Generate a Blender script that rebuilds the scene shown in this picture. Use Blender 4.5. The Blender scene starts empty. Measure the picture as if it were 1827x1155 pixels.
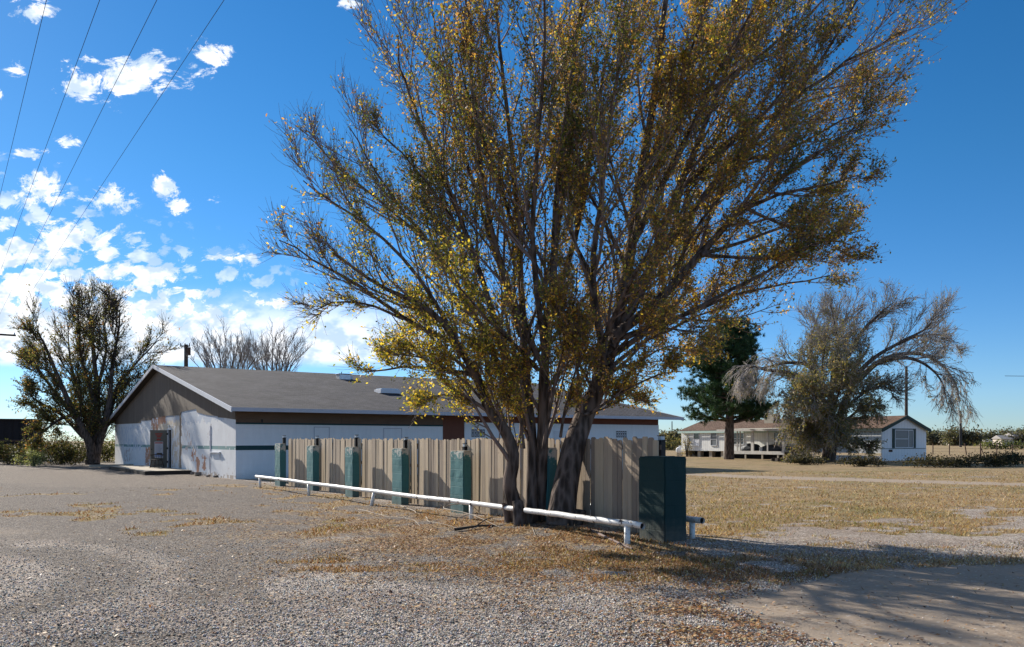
import bpy, math, random
import numpy as np
random.seed(11); R = np.random.default_rng(11)
S = bpy.context.scene; COL = S.collection
F, CU, HV, H = 1500.0, 913.5, 787.0, 1.65       # focal length in photo pixels, centre column, horizon row, eye height
def P(u, v, d): return np.array([(u-CU)/F*d, d, H+(HV-v)/F*d])
def G(u, v):
    d = F*H/(v-HV); return np.array([(u-CU)/F*d, d, 0.0])

# ------------------------------------------------------------------ node helpers
class NT:
    def __init__(s, nt): s.nt = nt; s.n = nt.nodes; s.l = nt.links
    def node(s, t, **kw):
        n = s.n.new(t)
        for k, v in kw.items(): setattr(n, k, v)
        return n
    def put(s, sock, v):
        if isinstance(v, bpy.types.NodeSocket): s.l.new(v, sock)
        elif v is not None:
            if isinstance(v, (tuple, list)) and len(v) == 3 and sock.type == 'RGBA': v = (*v, 1)
            sock.default_value = v
    def m(s, op, a, b=None, c=None, clamp=False):
        n = s.node('ShaderNodeMath', operation=op, use_clamp=clamp)
        s.put(n.inputs[0], a); s.put(n.inputs[1], b)
        if c is not None: s.put(n.inputs[2], c)
        return n.outputs[0]
    def mix(s, f, a, b, bt='MIX'):
        n = s.node('ShaderNodeMix', data_type='RGBA', blend_type=bt)
        s.put(n.inputs[0], f); s.put(n.inputs[6], a); s.put(n.inputs[7], b); return n.outputs[2]
    def noise(s, vec, scale, detail=4, rough=.55, dist=0, col=False):
        n = s.node('ShaderNodeTexNoise'); s.put(n.inputs['Vector'], vec)
        n.inputs['Scale'].default_value = scale; n.inputs['Detail'].default_value = detail
        n.inputs['Roughness'].default_value = rough; n.inputs['Distortion'].default_value = dist
        return n.outputs['Color' if col else 'Fac']
    def voro(s, vec, scale, feat='F1', out='Distance', rnd=1):
        n = s.node('ShaderNodeTexVoronoi', feature=feat); s.put(n.inputs['Vector'], vec)
        n.inputs['Scale'].default_value = scale; n.inputs['Randomness'].default_value = rnd
        return n.outputs[out]
    def ramp(s, f, stops, interp='LINEAR'):
        n = s.node('ShaderNodeValToRGB'); s.put(n.inputs[0], f); r = n.color_ramp; r.interpolation = interp
        while len(r.elements) < len(stops): r.elements.new(.5)
        for e, (p, c) in zip(r.elements, stops):
            e.position = p; e.color = (c, c, c, 1) if isinstance(c, (int, float)) else (*c, 1)
        return n.outputs[0]
    def smooth(s, v, a, b):
        n = s.node('ShaderNodeMapRange', interpolation_type='SMOOTHSTEP'); s.put(n.inputs[0], v)
        s.put(n.inputs[1], a); s.put(n.inputs[2], b); return n.outputs[0]
    def scale(s, vec, sc):
        n = s.node('ShaderNodeVectorMath', operation='MULTIPLY'); s.put(n.inputs[0], vec); n.inputs[1].default_value = sc
        return n.outputs[0]
    def bump(s, h, strength, dist, nrm=None):
        n = s.node('ShaderNodeBump'); s.put(n.inputs['Height'], h)
        n.inputs['Strength'].default_value = strength; n.inputs['Distance'].default_value = dist
        if nrm: s.put(n.inputs['Normal'], nrm)
        return n.outputs[0]
def material(name, rough=.85, metal=0, spec=.3):
    m = bpy.data.materials.new(name); m.use_nodes = True
    t = NT(m.node_tree); b = t.n['Principled BSDF']
    b.inputs['Roughness'].default_value = rough; b.inputs['Metallic'].default_value = metal
    b.inputs['Specular IOR Level'].default_value = spec
    t.b = b; t.obj = t.node('ShaderNodeTexCoord').outputs['Object']
    t.geo = t.node('ShaderNodeNewGeometry').outputs['Position']
    return m, t
def attr(t, name, out='Color'):
    n = t.node('ShaderNodeAttribute'); n.attribute_name = name; return n.outputs[out]
def plain(name, col, rough=.8, metal=0, var=.25, sc=6, bump=.15, spec=.3, st=(1, 1, 1)):
    m, t = material(name, rough, metal, spec)
    v = t.scale(t.obj, st)
    n = t.noise(v, sc, 6, .65); n2 = t.noise(v, sc*7, 3, .6)
    f = t.m('MULTIPLY_ADD', n, .65, t.m('MULTIPLY', n2, .35))
    c = t.mix(f, tuple(x*(1-var*1.6) for x in col), tuple(min(x*(1+var*1.5), .95) for x in col))
    t.put(t.b.inputs['Base Color'], c)
    if bump: t.put(t.b.inputs['Normal'], t.bump(n2, bump, .02))
    return m

# ------------------------------------------------------------------ materials
def mat_painted_block(name, base, under, peel=.62, grime=.35, top=None):
    """painted masonry: faint courses, chips, dirt splashed up from the ground"""
    m, t = material(name, .8)
    n = t.noise(t.obj, 1.3, 8, .7); n2 = t.noise(t.obj, 9, 6, .7); n3 = t.noise(t.scale(t.obj, (2, 2, .35)), 2.5, 5, .6)
    c = t.mix(n3, tuple(x*.86 for x in base), tuple(min(x*1.08, .9) for x in base))
    pk = t.smooth(t.m('MULTIPLY_ADD', n, .6, t.m('MULTIPLY', n2, .4)), peel, peel+.03)
    c = t.mix(pk, c, under)
    sep = t.node('ShaderNodeSeparateXYZ'); t.put(sep.inputs[0], t.obj)
    low = t.smooth(t.m('MULTIPLY_ADD', n2, .55, sep.outputs[2]), .75, .15)
    c = t.mix(t.m('MULTIPLY', low, grime), c, (.18, .15, .12))
    if top: c = t.mix(t.smooth(t.m('ADD', t.m('MULTIPLY', t.smooth(sep.outputs[2], top-.45, top), .17), t.m('MULTIPLY_ADD', n2, .6, t.m('MULTIPLY', n, .4))), .62, .66), c, under)
    t.put(t.b.inputs['Base Color'], c)
    br = t.node('ShaderNodeTexBrick'); vv = t.node('ShaderNodeCombineXYZ')
    t.put(vv.inputs[0], t.m('ADD', sep.outputs[0], sep.outputs[1])); t.put(vv.inputs[1], sep.outputs[2]); t.put(br.inputs[0], vv.outputs[0])
    br.inputs['Scale'].default_value = 1; br.inputs['Brick Width'].default_value = .4; br.inputs['Row Height'].default_value = .2
    br.inputs['Mortar Size'].default_value = .008; br.inputs['Mortar Smooth'].default_value = .4
    hgt = t.m('SUBTRACT', t.m('MULTIPLY', n2, .5), t.m('MULTIPLY', br.outputs['Fac'], .6))
    t.put(t.b.inputs['Normal'], t.bump(hgt, .5, .02))
    return m
M = {}
M['white_block'] = mat_painted_block('white_block', (.74, .76, .78), (.34, .30, .27), .66)
M['teal_block'] = mat_painted_block('teal_block', (.047, .16, .17), (.42, .42, .38), .60, .4, 1.42)
M['dark_green_block'] = mat_painted_block('dark_green_block', (.009, .036, .036), (.10, .14, .13), .66, .5)  # end pillar's green, darkened to carry the shade of the tree
M['green_stripe'] = plain('green_stripe', (.012, .05, .055), .7, var=.3)
M['cap_chip'] = plain('worn_cap', (.42, .38, .31), .9, var=.4, sc=14, bump=.5)
M['white_trim'] = plain('white_trim', (.62, .63, .66), .6, var=.12, sc=3)
M['grey_trim'] = plain('grey_trim', (.42, .44, .50), .6, var=.15, sc=3)
M['black'] = plain('black_metal', (.012, .013, .015), .5, var=.3)
M['glass_cap'] = plain('clear_cap', (.5, .55, .6), .15, var=.2, spec=.6)
M['red_brown'] = plain('red_brown_panel', (.15, .055, .035), .8, var=.25, sc=2, st=(1, 1, .3))
M['brown_board'] = plain('brown_board', (.13, .085, .06), .85, var=.35, sc=3, st=(.4, 1, 2))
M['concrete'] = plain('concrete', (.42, .36, .28), .9, var=.18, sc=3, bump=.3)
M['dark_wood'] = plain('dark_wood', (.05, .038, .03), .85, var=.4, sc=5)
M['door_grey'] = plain('door_grey', (.19, .18, .155), .7, var=.2, sc=3)
M['poster'] = plain('poster_paper', (.62, .62, .66), .7, var=.05, bump=0)
M['poster_blue'] = plain('poster_blue', (.34, .42, .62), .7, var=.1, bump=0)
M['red_ink'] = plain('red_ink', (.45, .06, .04), .7, var=.2, bump=0)
M['grey_ink'] = plain('grey_ink', (.25, .25, .30), .7, var=.1, bump=0)
M['inside_dark'] = plain('dark_interior', (.01, .01, .012), .9, var=.1)  # near-black paint standing in for shade inside openings and under floors
M['galv'] = plain('galvanised', (.5, .53, .56), .35, .6, var=.15)
M['rust'] = plain('rusty_steel', (.10, .06, .045), .8, .2, var=.5, sc=9)
M['pole_wood'] = plain('pole_wood', (.075, .06, .05), .9, var=.3, sc=3, st=(6, 6, .5))
M['wire'] = plain('wire', (.07, .08, .10), 1, var=.1, bump=0, spec=0)
M['stick'] = plain('bare_stick', (.42, .36, .29), .9, var=.3, sc=8)
M['trailer_green'] = plain('trailer_green', (.03, .055, .05), .7, var=.25)
M['pale_green'] = plain('pale_green_fascia', (.42, .55, .50), .7, var=.15)
M['porch_paint'] = plain('porch_paint', (.58, .56, .53), .8, var=.35, sc=4)
M['tarp'] = plain('tarp', (.035, .04, .05), .6, var=.4)
M['blinds'] = plain('window_blinds', (.13, .145, .16), .4, var=.3, sc=2, st=(.2, .2, 12), spec=.6)
M['glass'] = plain('window_glass', (.03, .04, .05), .08, var=.3, sc=1, bump=0, spec=.8)
M['distant_pale'] = plain('distant_pale_wall', (.55, .48, .42), .8, var=.1, sc=.3)
M['rubble'] = plain('rubble', (.26, .21, .17), .95, var=.5, sc=4, bump=.6)
M['far_roof'] = plain('far_roof', (.30, .28, .27), .8, var=.15, sc=.3)

def mat_white_pipe():
    m, t = material('white_pipe_paint', .45, 0, .5)
    n = t.noise(t.obj, 7, 8, .7); n2 = t.noise(t.scale(t.obj, (3, 1, 3)), 3, 5, .7)
    f = t.smooth(t.m('MULTIPLY_ADD', n, .5, t.m('MULTIPLY', n2, .5)), .555, .58)
    c = t.mix(f, (.72, .71, .68), (.07, .05, .045))
    c = t.mix(t.smooth(t.noise(t.obj, 25, 3), .62, .68), c, (.35, .25, .18))
    t.put(t.b.inputs['Base Color'], c); t.put(t.b.inputs['Normal'], t.bump(t.m('SUBTRACT', 1, f), .4, .006)); return m
M['white_pipe'] = mat_white_pipe()
def mat_gable_wall():
    m, t = material('patched_painted_wall', .8)
    a = attr(t, 'paint'); n = t.noise(t.obj, 3.2, 9, .72); n2 = t.noise(t.scale(t.obj, (1, 1, .25)), 5, 6, .65)
    c = t.mix(t.m('MULTIPLY', n2, .5), a, t.mix(1, a, (.62, .60, .58), 'MULTIPLY'))
    c = t.mix(t.m('MULTIPLY', t.smooth(n, .60, .66), .7), c, (.36, .24, .18))
    c = t.mix(t.m('MULTIPLY', t.smooth(t.noise(t.obj, 11, 6, .7), .64, .68), .6), c, (.25, .25, .27))
    t.put(t.b.inputs['Base Color'], c)
    t.put(t.b.inputs['Normal'], t.bump(t.noise(t.obj, 12, 6, .7), .6, .02)); return m
M['gable_wall'] = mat_gable_wall()
def mat_siding(name, c1, c2, pitch=.2, axis=1, groove=.5):
    m, t = material(name, .85)
    sep = t.node('ShaderNodeSeparateXYZ'); t.put(sep.inputs[0], t.obj)
    p = t.m('FRACT', t.m('DIVIDE', sep.outputs[axis], pitch))
    idx = t.m('FLOOR', t.m('DIVIDE', sep.outputs[axis], pitch))
    wn = t.node('ShaderNodeTexWhiteNoise', noise_dimensions='1D'); t.put(wn.inputs['W'], idx)
    g = t.m('LESS_THAN', p, .12)
    n = t.noise(t.scale(t.obj, (6, 6, .6)), 3, 7, .7)
    f = t.m('MULTIPLY_ADD', n, .8, t.m('MULTIPLY_ADD', wn.outputs[0], .3, -.1), clamp=True)
    c = t.mix(f, c1, c2); c = t.mix(t.m('MULTIPLY', g, groove), c, tuple(x*.35 for x in c1))
    t.put(t.b.inputs['Base Color'], c)
    t.put(t.b.inputs['Normal'], t.bump(t.m('SUBTRACT', t.m('MULTIPLY', n, .4), g), .6, .015)); return m
M['gable_siding'] = mat_siding('weathered_siding', (.095, .073, .058), (.215, .17, .13), .2, 1)
M['trailer_siding'] = mat_siding('white_vertical_siding', (.72, .72, .69), (.82, .82, .80), .3, 1, .35)
M['trailer_siding_end'] = mat_siding('white_vertical_siding_end', (.74, .75, .77), (.82, .83, .85), .4, 0, .2)
M['dark_siding'] = mat_siding('dark_corrugated', (.018, .015, .016), (.04, .03, .03), .3, 1)
def mat_wood():
    m, t = material('weathered_picket', .85)
    a = attr(t, 'tint'); n = t.noise(t.scale(t.obj, (9, 9, .7)), 4, 8, .7)
    k = t.voro(t.scale(t.obj, (1, 1, .45)), 5); knot = t.smooth(k, .07, .03)
    c = t.mix(t.m('MULTIPLY', n, .75), a, t.mix(1, a, (.42, .39, .34), 'MULTIPLY'))
    c = t.mix(t.m('MULTIPLY', knot, .6), c, (.09, .06, .045))
    t.put(t.b.inputs['Base Color'], c); t.put(t.b.inputs['Normal'], t.bump(n, .4, .008)); return m
M['picket'] = mat_wood()
def mat_shingle(name, c1, c2, sc=1.0):
    m, t = material(name, .95, 0, .2)
    br = t.node('ShaderNodeTexBrick'); t.put(br.inputs[0], t.obj)
    br.inputs['Scale'].default_value = sc; br.inputs['Brick Width'].default_value = .32; br.inputs['Row Height'].default_value = .145
    br.inputs['Mortar Size'].default_value = .012; br.inputs['Color1'].default_value = (*c1, 1); br.inputs['Color2'].default_value = (*c2, 1)
    br.inputs['Mortar'].default_value = (*[x*.45 for x in c1], 1); br.inputs['Bias'].default_value = 0
    n = t.m('MULTIPLY_ADD', t.noise(t.obj, .5, 5, .6), .4, t.m('MULTIPLY', t.noise(t.scale(t.obj, (1.2, 6, 1)), 2.2, 5, .75), .6)); g = t.noise(t.obj, 14, 5, .8)
    c = t.mix(1, br.outputs['Color'], t.ramp(t.m('MULTIPLY_ADD', n, .5, t.m('MULTIPLY', g, .5)), [(.42, .50), (.58, 1.35)]), 'MULTIPLY')
    t.put(t.b.inputs['Base Color'], c)
    t.put(t.b.inputs['Normal'], t.bump(t.m('SUBTRACT', g, br.outputs['Fac']), .8, .02)); return m
M['shingle'] = mat_shingle('grey_shingle', (.056, .052, .056), (.10, .092, .097))
M['brown_shingle'] = mat_shingle('brown_shingle', (.13, .08, .055), (.22, .14, .10))
def mat_bark(name, c1, c2, sc=7):
    m, t = material(name, .95, 0, .15)
    w = t.noise(t.scale(t.obj, (1, 1, .22)), sc, 8, .7, .6); v = t.voro(t.scale(t.obj, (1, 1, .2)), sc*1.6)
    h = t.m('MULTIPLY_ADD', w, .6, t.m('MULTIPLY', v, .5))
    c = t.mix(t.smooth(h, .35, .75), c1, c2)
    t.put(t.b.inputs['Base Color'], c); t.put(t.b.inputs['Normal'], t.bump(h, 1, .05)); return m
M['bark'] = mat_bark('bark', (.045, .034, .028), (.17, .13, .11))
M['twig'] = plain('twig', (.20, .15, .135), .9, var=.3, sc=3, bump=0)
M['twig_grey'] = plain('grey_twig', (.30, .27, .25), .9, var=.25, sc=1, bump=0)
M['twig_dark'] = plain('dark_twig', (.06, .048, .04), .9, var=.3, sc=1, bump=0)
def mat_leaf(name='leaf', tr=.5):
    m, t = material(name, .6, 0, .35)
    a = attr(t, 'tint'); t.put(t.b.inputs['Base Color'], a)
    tb = t.node('ShaderNodeBsdfTranslucent'); t.put(tb.inputs['Color'], t.mix(1, a, (1.25, 1.2, .7), 'MULTIPLY'))
    mx = t.node('ShaderNodeMixShader'); mx.inputs[0].default_value = tr
    t.l.new(t.b.outputs[0], mx.inputs[1]); t.l.new(tb.outputs[0], mx.inputs[2])
    t.l.new(mx.outputs[0], t.n['Material Output'].inputs[0]); return m
M['leaf'] = mat_leaf(); M['needle'] = mat_leaf('needle', .15); M['blade'] = mat_leaf('blade', .3); M['litter'] = mat_leaf('litter', .12)

# ------------------------------------------------------------------ mesh helpers
def tag(o, label=None, cat=None, group=None, kind=None):
    if label: o['label'] = label
    if cat: o['category'] = cat
    if group: o['group'] = group
    if kind: o['kind'] = kind
    return o
def empty(name, loc=(0, 0, 0), rz=0, label=None, cat=None, group=None):
    o = bpy.data.objects.new(name, None); COL.objects.link(o); o.location = loc; o.rotation_euler = (0, 0, rz)
    o.empty_display_size = .2
    return tag(o, label, cat, group)
def mesh_np(name, v, f, mat, parent=None, tint=None, attrname='tint', smooth=False):
    """f: (M,k) array; tint: (M,3) colour per face"""
    v = np.asarray(v, np.float32); f = np.asarray(f, np.int32); m, k = f.shape
    me = bpy.data.meshes.new(name); me.vertices.add(len(v)); me.vertices.foreach_set('co', v.ravel())
    me.loops.add(m*k); me.loops.foreach_set('vertex_index', f.ravel())
    me.polygons.add(m); me.polygons.foreach_set('loop_start', np.arange(0, m*k, k, dtype=np.int32))
    me.polygons.foreach_set('loop_total', np.full(m, k, np.int32))
    if smooth: me.polygons.foreach_set('use_smooth', np.ones(m, bool))
    if tint is not None:
        ca = me.color_attributes.new(attrname, 'FLOAT_COLOR', 'CORNER')
        c = np.concatenate([np.asarray(tint, np.float32), np.ones((m, 1), np.float32)], 1)
        ca.data.foreach_set('color', np.repeat(c, k, 0).ravel())
    me.materials.append(mat); me.update(calc_edges=True); me.validate()
    o = bpy.data.objects.new(name, me); COL.objects.link(o)
    if parent: o.parent = parent
    return o
class MB:
    def __init__(s): s.v = []; s.f = []; s.c = []
    def add(s, vs, fs, tint=None):
        b = len(s.v); s.v += [tuple(map(float, p)) for p in vs]; s.f += [tuple(b+i for i in q) for q in fs]
        s.c += [tint]*len(fs); return s
    def box(s, x0, x1, y0, y1, z0, z1, tint=None):
        return s.add([(x0,y0,z0),(x1,y0,z0),(x1,y1,z0),(x0,y1,z0),(x0,y0,z1),(x1,y0,z1),(x1,y1,z1),(x0,y1,z1)],
                     [(0,3,2,1),(4,5,6,7),(0,1,5,4),(1,2,6,5),(2,3,7,6),(3,0,4,7)], tint)
    def prism(s, poly, axis, a, b, tint=None):
        """poly: 2-D outline, extruded along axis 'x','y' or 'z' from a to b"""
        n = len(poly)
        def q(p, t): return {'x': (t, p[0], p[1]), 'y': (p[0], t, p[1]), 'z': (p[0], p[1], t)}[axis]
        vs = [q(p, a) for p in poly]+[q(p, b) for p in poly]
        return s.add(vs, [tuple(range(n))[::-1], tuple(range(n, 2*n))]+[(i, (i+1) % n, n+(i+1) % n, n+i) for i in range(n)], tint)
    def tube(s, pts, r, n=8, cap=True, tint=None):
        pts = [np.array(p, float) for p in pts]; r = r if hasattr(r, '__len__') else [r]*len(pts)
        d0 = pts[-1]-pts[0]; ref = np.array([0, 0, 1.]) if abs(d0[2]) < .8*np.linalg.norm(d0) else np.array([1., 0, 0])
        vs = []
        for i, p in enumerate(pts):
            t = pts[min(i+1, len(pts)-1)]-pts[max(i-1, 0)]; t = t/np.linalg.norm(t)
            a = np.cross(ref, t); a /= np.linalg.norm(a); b = np.cross(t, a)
            for k in range(n):
                w = 2*math.pi*k/n; vs.append(p+r[i]*(math.cos(w)*a+math.sin(w)*b))
        fs = [(i*n+k, i*n+(k+1) % n, (i+1)*n+(k+1) % n, (i+1)*n+k) for i in range(len(pts)-1) for k in range(n)]
        if cap: fs += [tuple(range(n))[::-1], tuple((len(pts)-1)*n+k for k in range(n))]
        return s.add(vs, fs, tint)
    def build(s, name, mat, parent=None, bevel=0, smooth=False, weld=False):
        me = bpy.data.meshes.new(name); me.from_pydata(s.v, [], s.f)
        if s.c and s.c[0] is not None:
            ca = me.color_attributes.new('tint', 'FLOAT_COLOR', 'CORNER')
            for p in me.polygons:
                for li in p.loop_indices: ca.data[li].color = (*s.c[p.index], 1)
        import bmesh
        bm = bmesh.new(); bm.from_mesh(me); bmesh.ops.recalc_face_normals(bm, faces=bm.faces)
        if bevel: bmesh.ops.bevel(bm, geom=bm.edges[:], offset=bevel, segments=2, affect='EDGES', profile=.6)
        bm.to_mesh(me); bm.free()
        if smooth:
            for p in me.polygons: p.use_smooth = True
        me.materials.append(M[mat] if isinstance(mat, str) else mat)
        o = bpy.data.objects.new(name, me); COL.objects.link(o)
        if parent: o.parent = parent
        return o
def copy_tree(o, parent=None):
    c = o.copy(); COL.objects.link(c); c.parent = parent
    for ch in list(o.children): copy_tree(ch, c)
    return c

# value noise for laying out zones in world coordinates
_g = R.random((256, 256))
def vnoise(x, y):
    x = np.asarray(x, float); y = np.asarray(y, float)
    xi = np.floor(x).astype(int); yi = np.floor(y).astype(int); fx = x-xi; fy = y-yi
    fx = fx*fx*(3-2*fx); fy = fy*fy*(3-2*fy); g = lambda a, b: _g[a % 256, b % 256]
    return (g(xi, yi)*(1-fx)+g(xi+1, yi)*fx)*(1-fy)+(g(xi, yi+1)*(1-fx)+g(xi+1, yi+1)*fx)*fy
def fbm(x, y, o=4):
    s = 0; a = .5
    for i in range(o): s = s+a*vnoise(x*2**i+17*i, y*2**i+31*i); a *= .5
    return s/(1-.5**o)
def sstep(v, a, b):
    t = np.clip((v-a)/(b-a), 0, 1); return t*t*(3-2*t)
def inpoly(x, y, poly):
    x = np.asarray(x); y = np.asarray(y); ins = np.zeros(x.shape, bool); n = len(poly)
    for i in range(n):
        x0, y0 = poly[i]; x1, y1 = poly[(i+1) % n]
        c = ((y0 > y) != (y1 > y)) & (x < (x1-x0)*(y-y0)/((y1-y0) if y1 != y0 else 1e-9)+x0); ins ^= c
    return ins
def polydist(x, y, poly):
    d = np.full(np.shape(x), 1e9); n = len(poly)
    for i in range(n):
        ax, ay = poly[i]; bx, by = poly[(i+1) % n]; vx, vy = bx-ax, by-ay
        t = np.clip(((x-ax)*vx+(y-ay)*vy)/(vx*vx+vy*vy), 0, 1); d = np.minimum(d, np.hypot(x-ax-t*vx, y-ay-t*vy))
    return np.where(inpoly(x, y, poly), d, -d)

# ------------------------------------------------------------------ frames
TB = math.radians(34.6); A = np.array([-math.sin(TB), math.cos(TB)]); B = np.array([math.cos(TB), math.sin(TB)])
P0 = np.array([-11.96, 36.4])                       # near corner of the long white building
TF = math.radians(32.15); FA = np.array([-math.sin(TF), math.cos(TF)]); FB = np.array([math.cos(TF), math.sin(TF)])
OF = np.array([2.45, 13.5])                         # near corner of the end pillar
def fl(x, y):                                       # fence frame -> world
    q = OF+x*FB+y*FA; return q
def to_f(x, y):
    dx, dy = x-OF[0], y-OF[1]; return dx*FB[0]+dy*FB[1], dx*FA[0]+dy*FA[1]

# ------------------------------------------------------------------ ground
PAD = [(2.15, 8.55), (2.7, 9.25), (3.3, 9.9), (3.95, 10.45), (4.7, 10.95), (5.7, 11.1), (7.5, 11.3), (12, 12.2), (30, 16), (30, -8), (3.4, -8), (2.75, 5), (2.6, 6.7), (2.3, 7.7)]
def zones(x, y):
    """r dark packed gravel, g dry grass, b bare dirt, a leaf litter; each 0..1"""
    n1 = fbm(x*.35, y*.35); n2 = fbm(x*1.7+9, y*1.7); n3 = fbm(x*.9+40, y*.5+3)
    lx, ly = to_f(x, y)
    pad = sstep(polydist(x, y, PAD)+(n2-.5)*.5, -.12, .12)
    # packed dark gravel: between the building and the light loose gravel of the foreground
    edge = 10.6+.35*(-x)*(x < 0)+(n1-.5)*6
    dark = sstep(y, edge-1.5, edge+2.5)*sstep(lx, .6, -.6)
    track = np.exp(-((np.hypot(x+9.5, y-8.5)-6.5)/.8)**2)+.8*np.exp(-((np.hypot(x+9.5, y-8.5)-4.8)/.6)**2)
    dark = np.maximum(dark*(.6+.5*n3), 1.1*track*sstep(n3, .25, .55))
    # dirt: apron in front of the building, sandy patch at left
    bl = (x-P0[0])*B[0]+(y-P0[1])*B[1]; al = (x-P0[0])*A[0]+(y-P0[1])*A[1]
    dirt = .5*sstep(y+.25*x+(n2-.5)*5+(n1-.5)*5, 23.5, 28)*sstep(lx, 1.0, -.5)
    dirt = np.maximum(dirt, np.exp(-(((x+9.6)/2.0)**2+((y-15.3)/1.7)**2)*1.2)*.6*(x < 0))
    lane = sstep(np.abs((y-37)+.95*(x-14)*.95-(n1-.5)*2), 2.4, 1.2)*(x > 4)*(lx > 1)
    lane = np.where(y < 60, lane, 0)
    dirt = np.clip(dirt+lane, 0, 1)
    # grass: field at right thickens with distance; band below the rail; strip by the fence
    far = sstep(y-.15*x, 9, 23)
    n5 = fbm(x*.75+3, y*1.3+11)*.5+fbm(x*2.6+3, y*3.6+11)*.5
    g = sstep(lx, .2, 1.2)*sstep(n5*.8+n1*.2, .505-.22*far+.05*sstep(x, 5, 9)*(1-far), .60-.19*far)*sstep(y, 12.2, 14)
    g = np.maximum(g, sstep(y, 43, 47)*(lx > 0)*.95)
    band = np.exp(-((y-(10.9+.35*np.sin(x*.9)-.13*(x-2.5)))/(1.0+.25*np.clip(x, 0, 5)))**2)*sstep(x, -2.2, 1.5)*sstep(-x, -30, -9)
    g = np.maximum(g, band*sstep(n2, .32, .52))
    strip = sstep(np.abs(lx+1.0+.5*(n1-.5)), 2.2, .8)*(ly > -1)*(ly < 24)
    g = np.maximum(g, .75*strip*sstep(n2, .45, .60))
    tuft = sstep(fbm(x*1.1+5, y*1.1+70)+.25*(fbm(x*.3+8, y*.3)-.5), .63, .70)*sstep(lx, .5, -.5)*sstep(y, 13, 16)*sstep(-y, -31, -28)
    streak = sstep(fbm(x*.8+5, y*2.4+70), .66, .72)*sstep(np.abs(y-(11.2-.12*x)), 2.4, .8)*sstep(x, -4.5, -2)*(x < 3)
    g = np.maximum(g, np.maximum(.9*tuft, .9*streak))
    g = np.where(y > 110, 1, g)*(1-.97*pad)*(1-.8*lane)
    g = g*(1-.9*sstep(bl, -7, -4)*sstep(-al, -32, -30)*sstep(-bl, -1, 0)*sstep(al, -4, 0))
    # litter: around the tree foot and down-wind of it
    l = np.exp(-(((lx+2.1)/2.6)**2+((ly-3.4)/5.2)**2))*1.35
    l = np.maximum(l, .75*np.exp(-(((x-2.0)/1.1)**2+((y-8.0)/1.1)**2)))
    l = np.maximum(l, .45*np.exp(-(((x-.3)/3.2)**2+((y-11)/2.2)**2)))
    l = l*sstep(n2, .25, .6)*(1-.9*pad)
    return dark, g, np.maximum(dirt*.9, pad), np.clip(l, 0, 1), pad
def axis(lo, hi, step, flo, fhi, gr=1.22):
    c = list(np.arange(lo, hi+1e-6, step)); s = step; p = hi
    while p < fhi: s *= gr; p += s; c.append(p)
    s = step; p = lo
    while p > flo: s *= gr; p -= s; c.insert(0, p)
    return np.array(c)
def gz(x, y):
    lx, ly = to_f(x, y)
    dist = np.hypot(x, y-10)
    z = (fbm(x*.5, y*.5)-.5)*.06*sstep(-dist, -60, -40)+(fbm(x*2.2, y*2.2)-.5)*.035*sstep(-dist, -28, -15)
    z += .10*np.exp(-(((lx+.1)/1.4)**2+((ly-2.4)/2.6)**2))
    return z-.02
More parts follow.
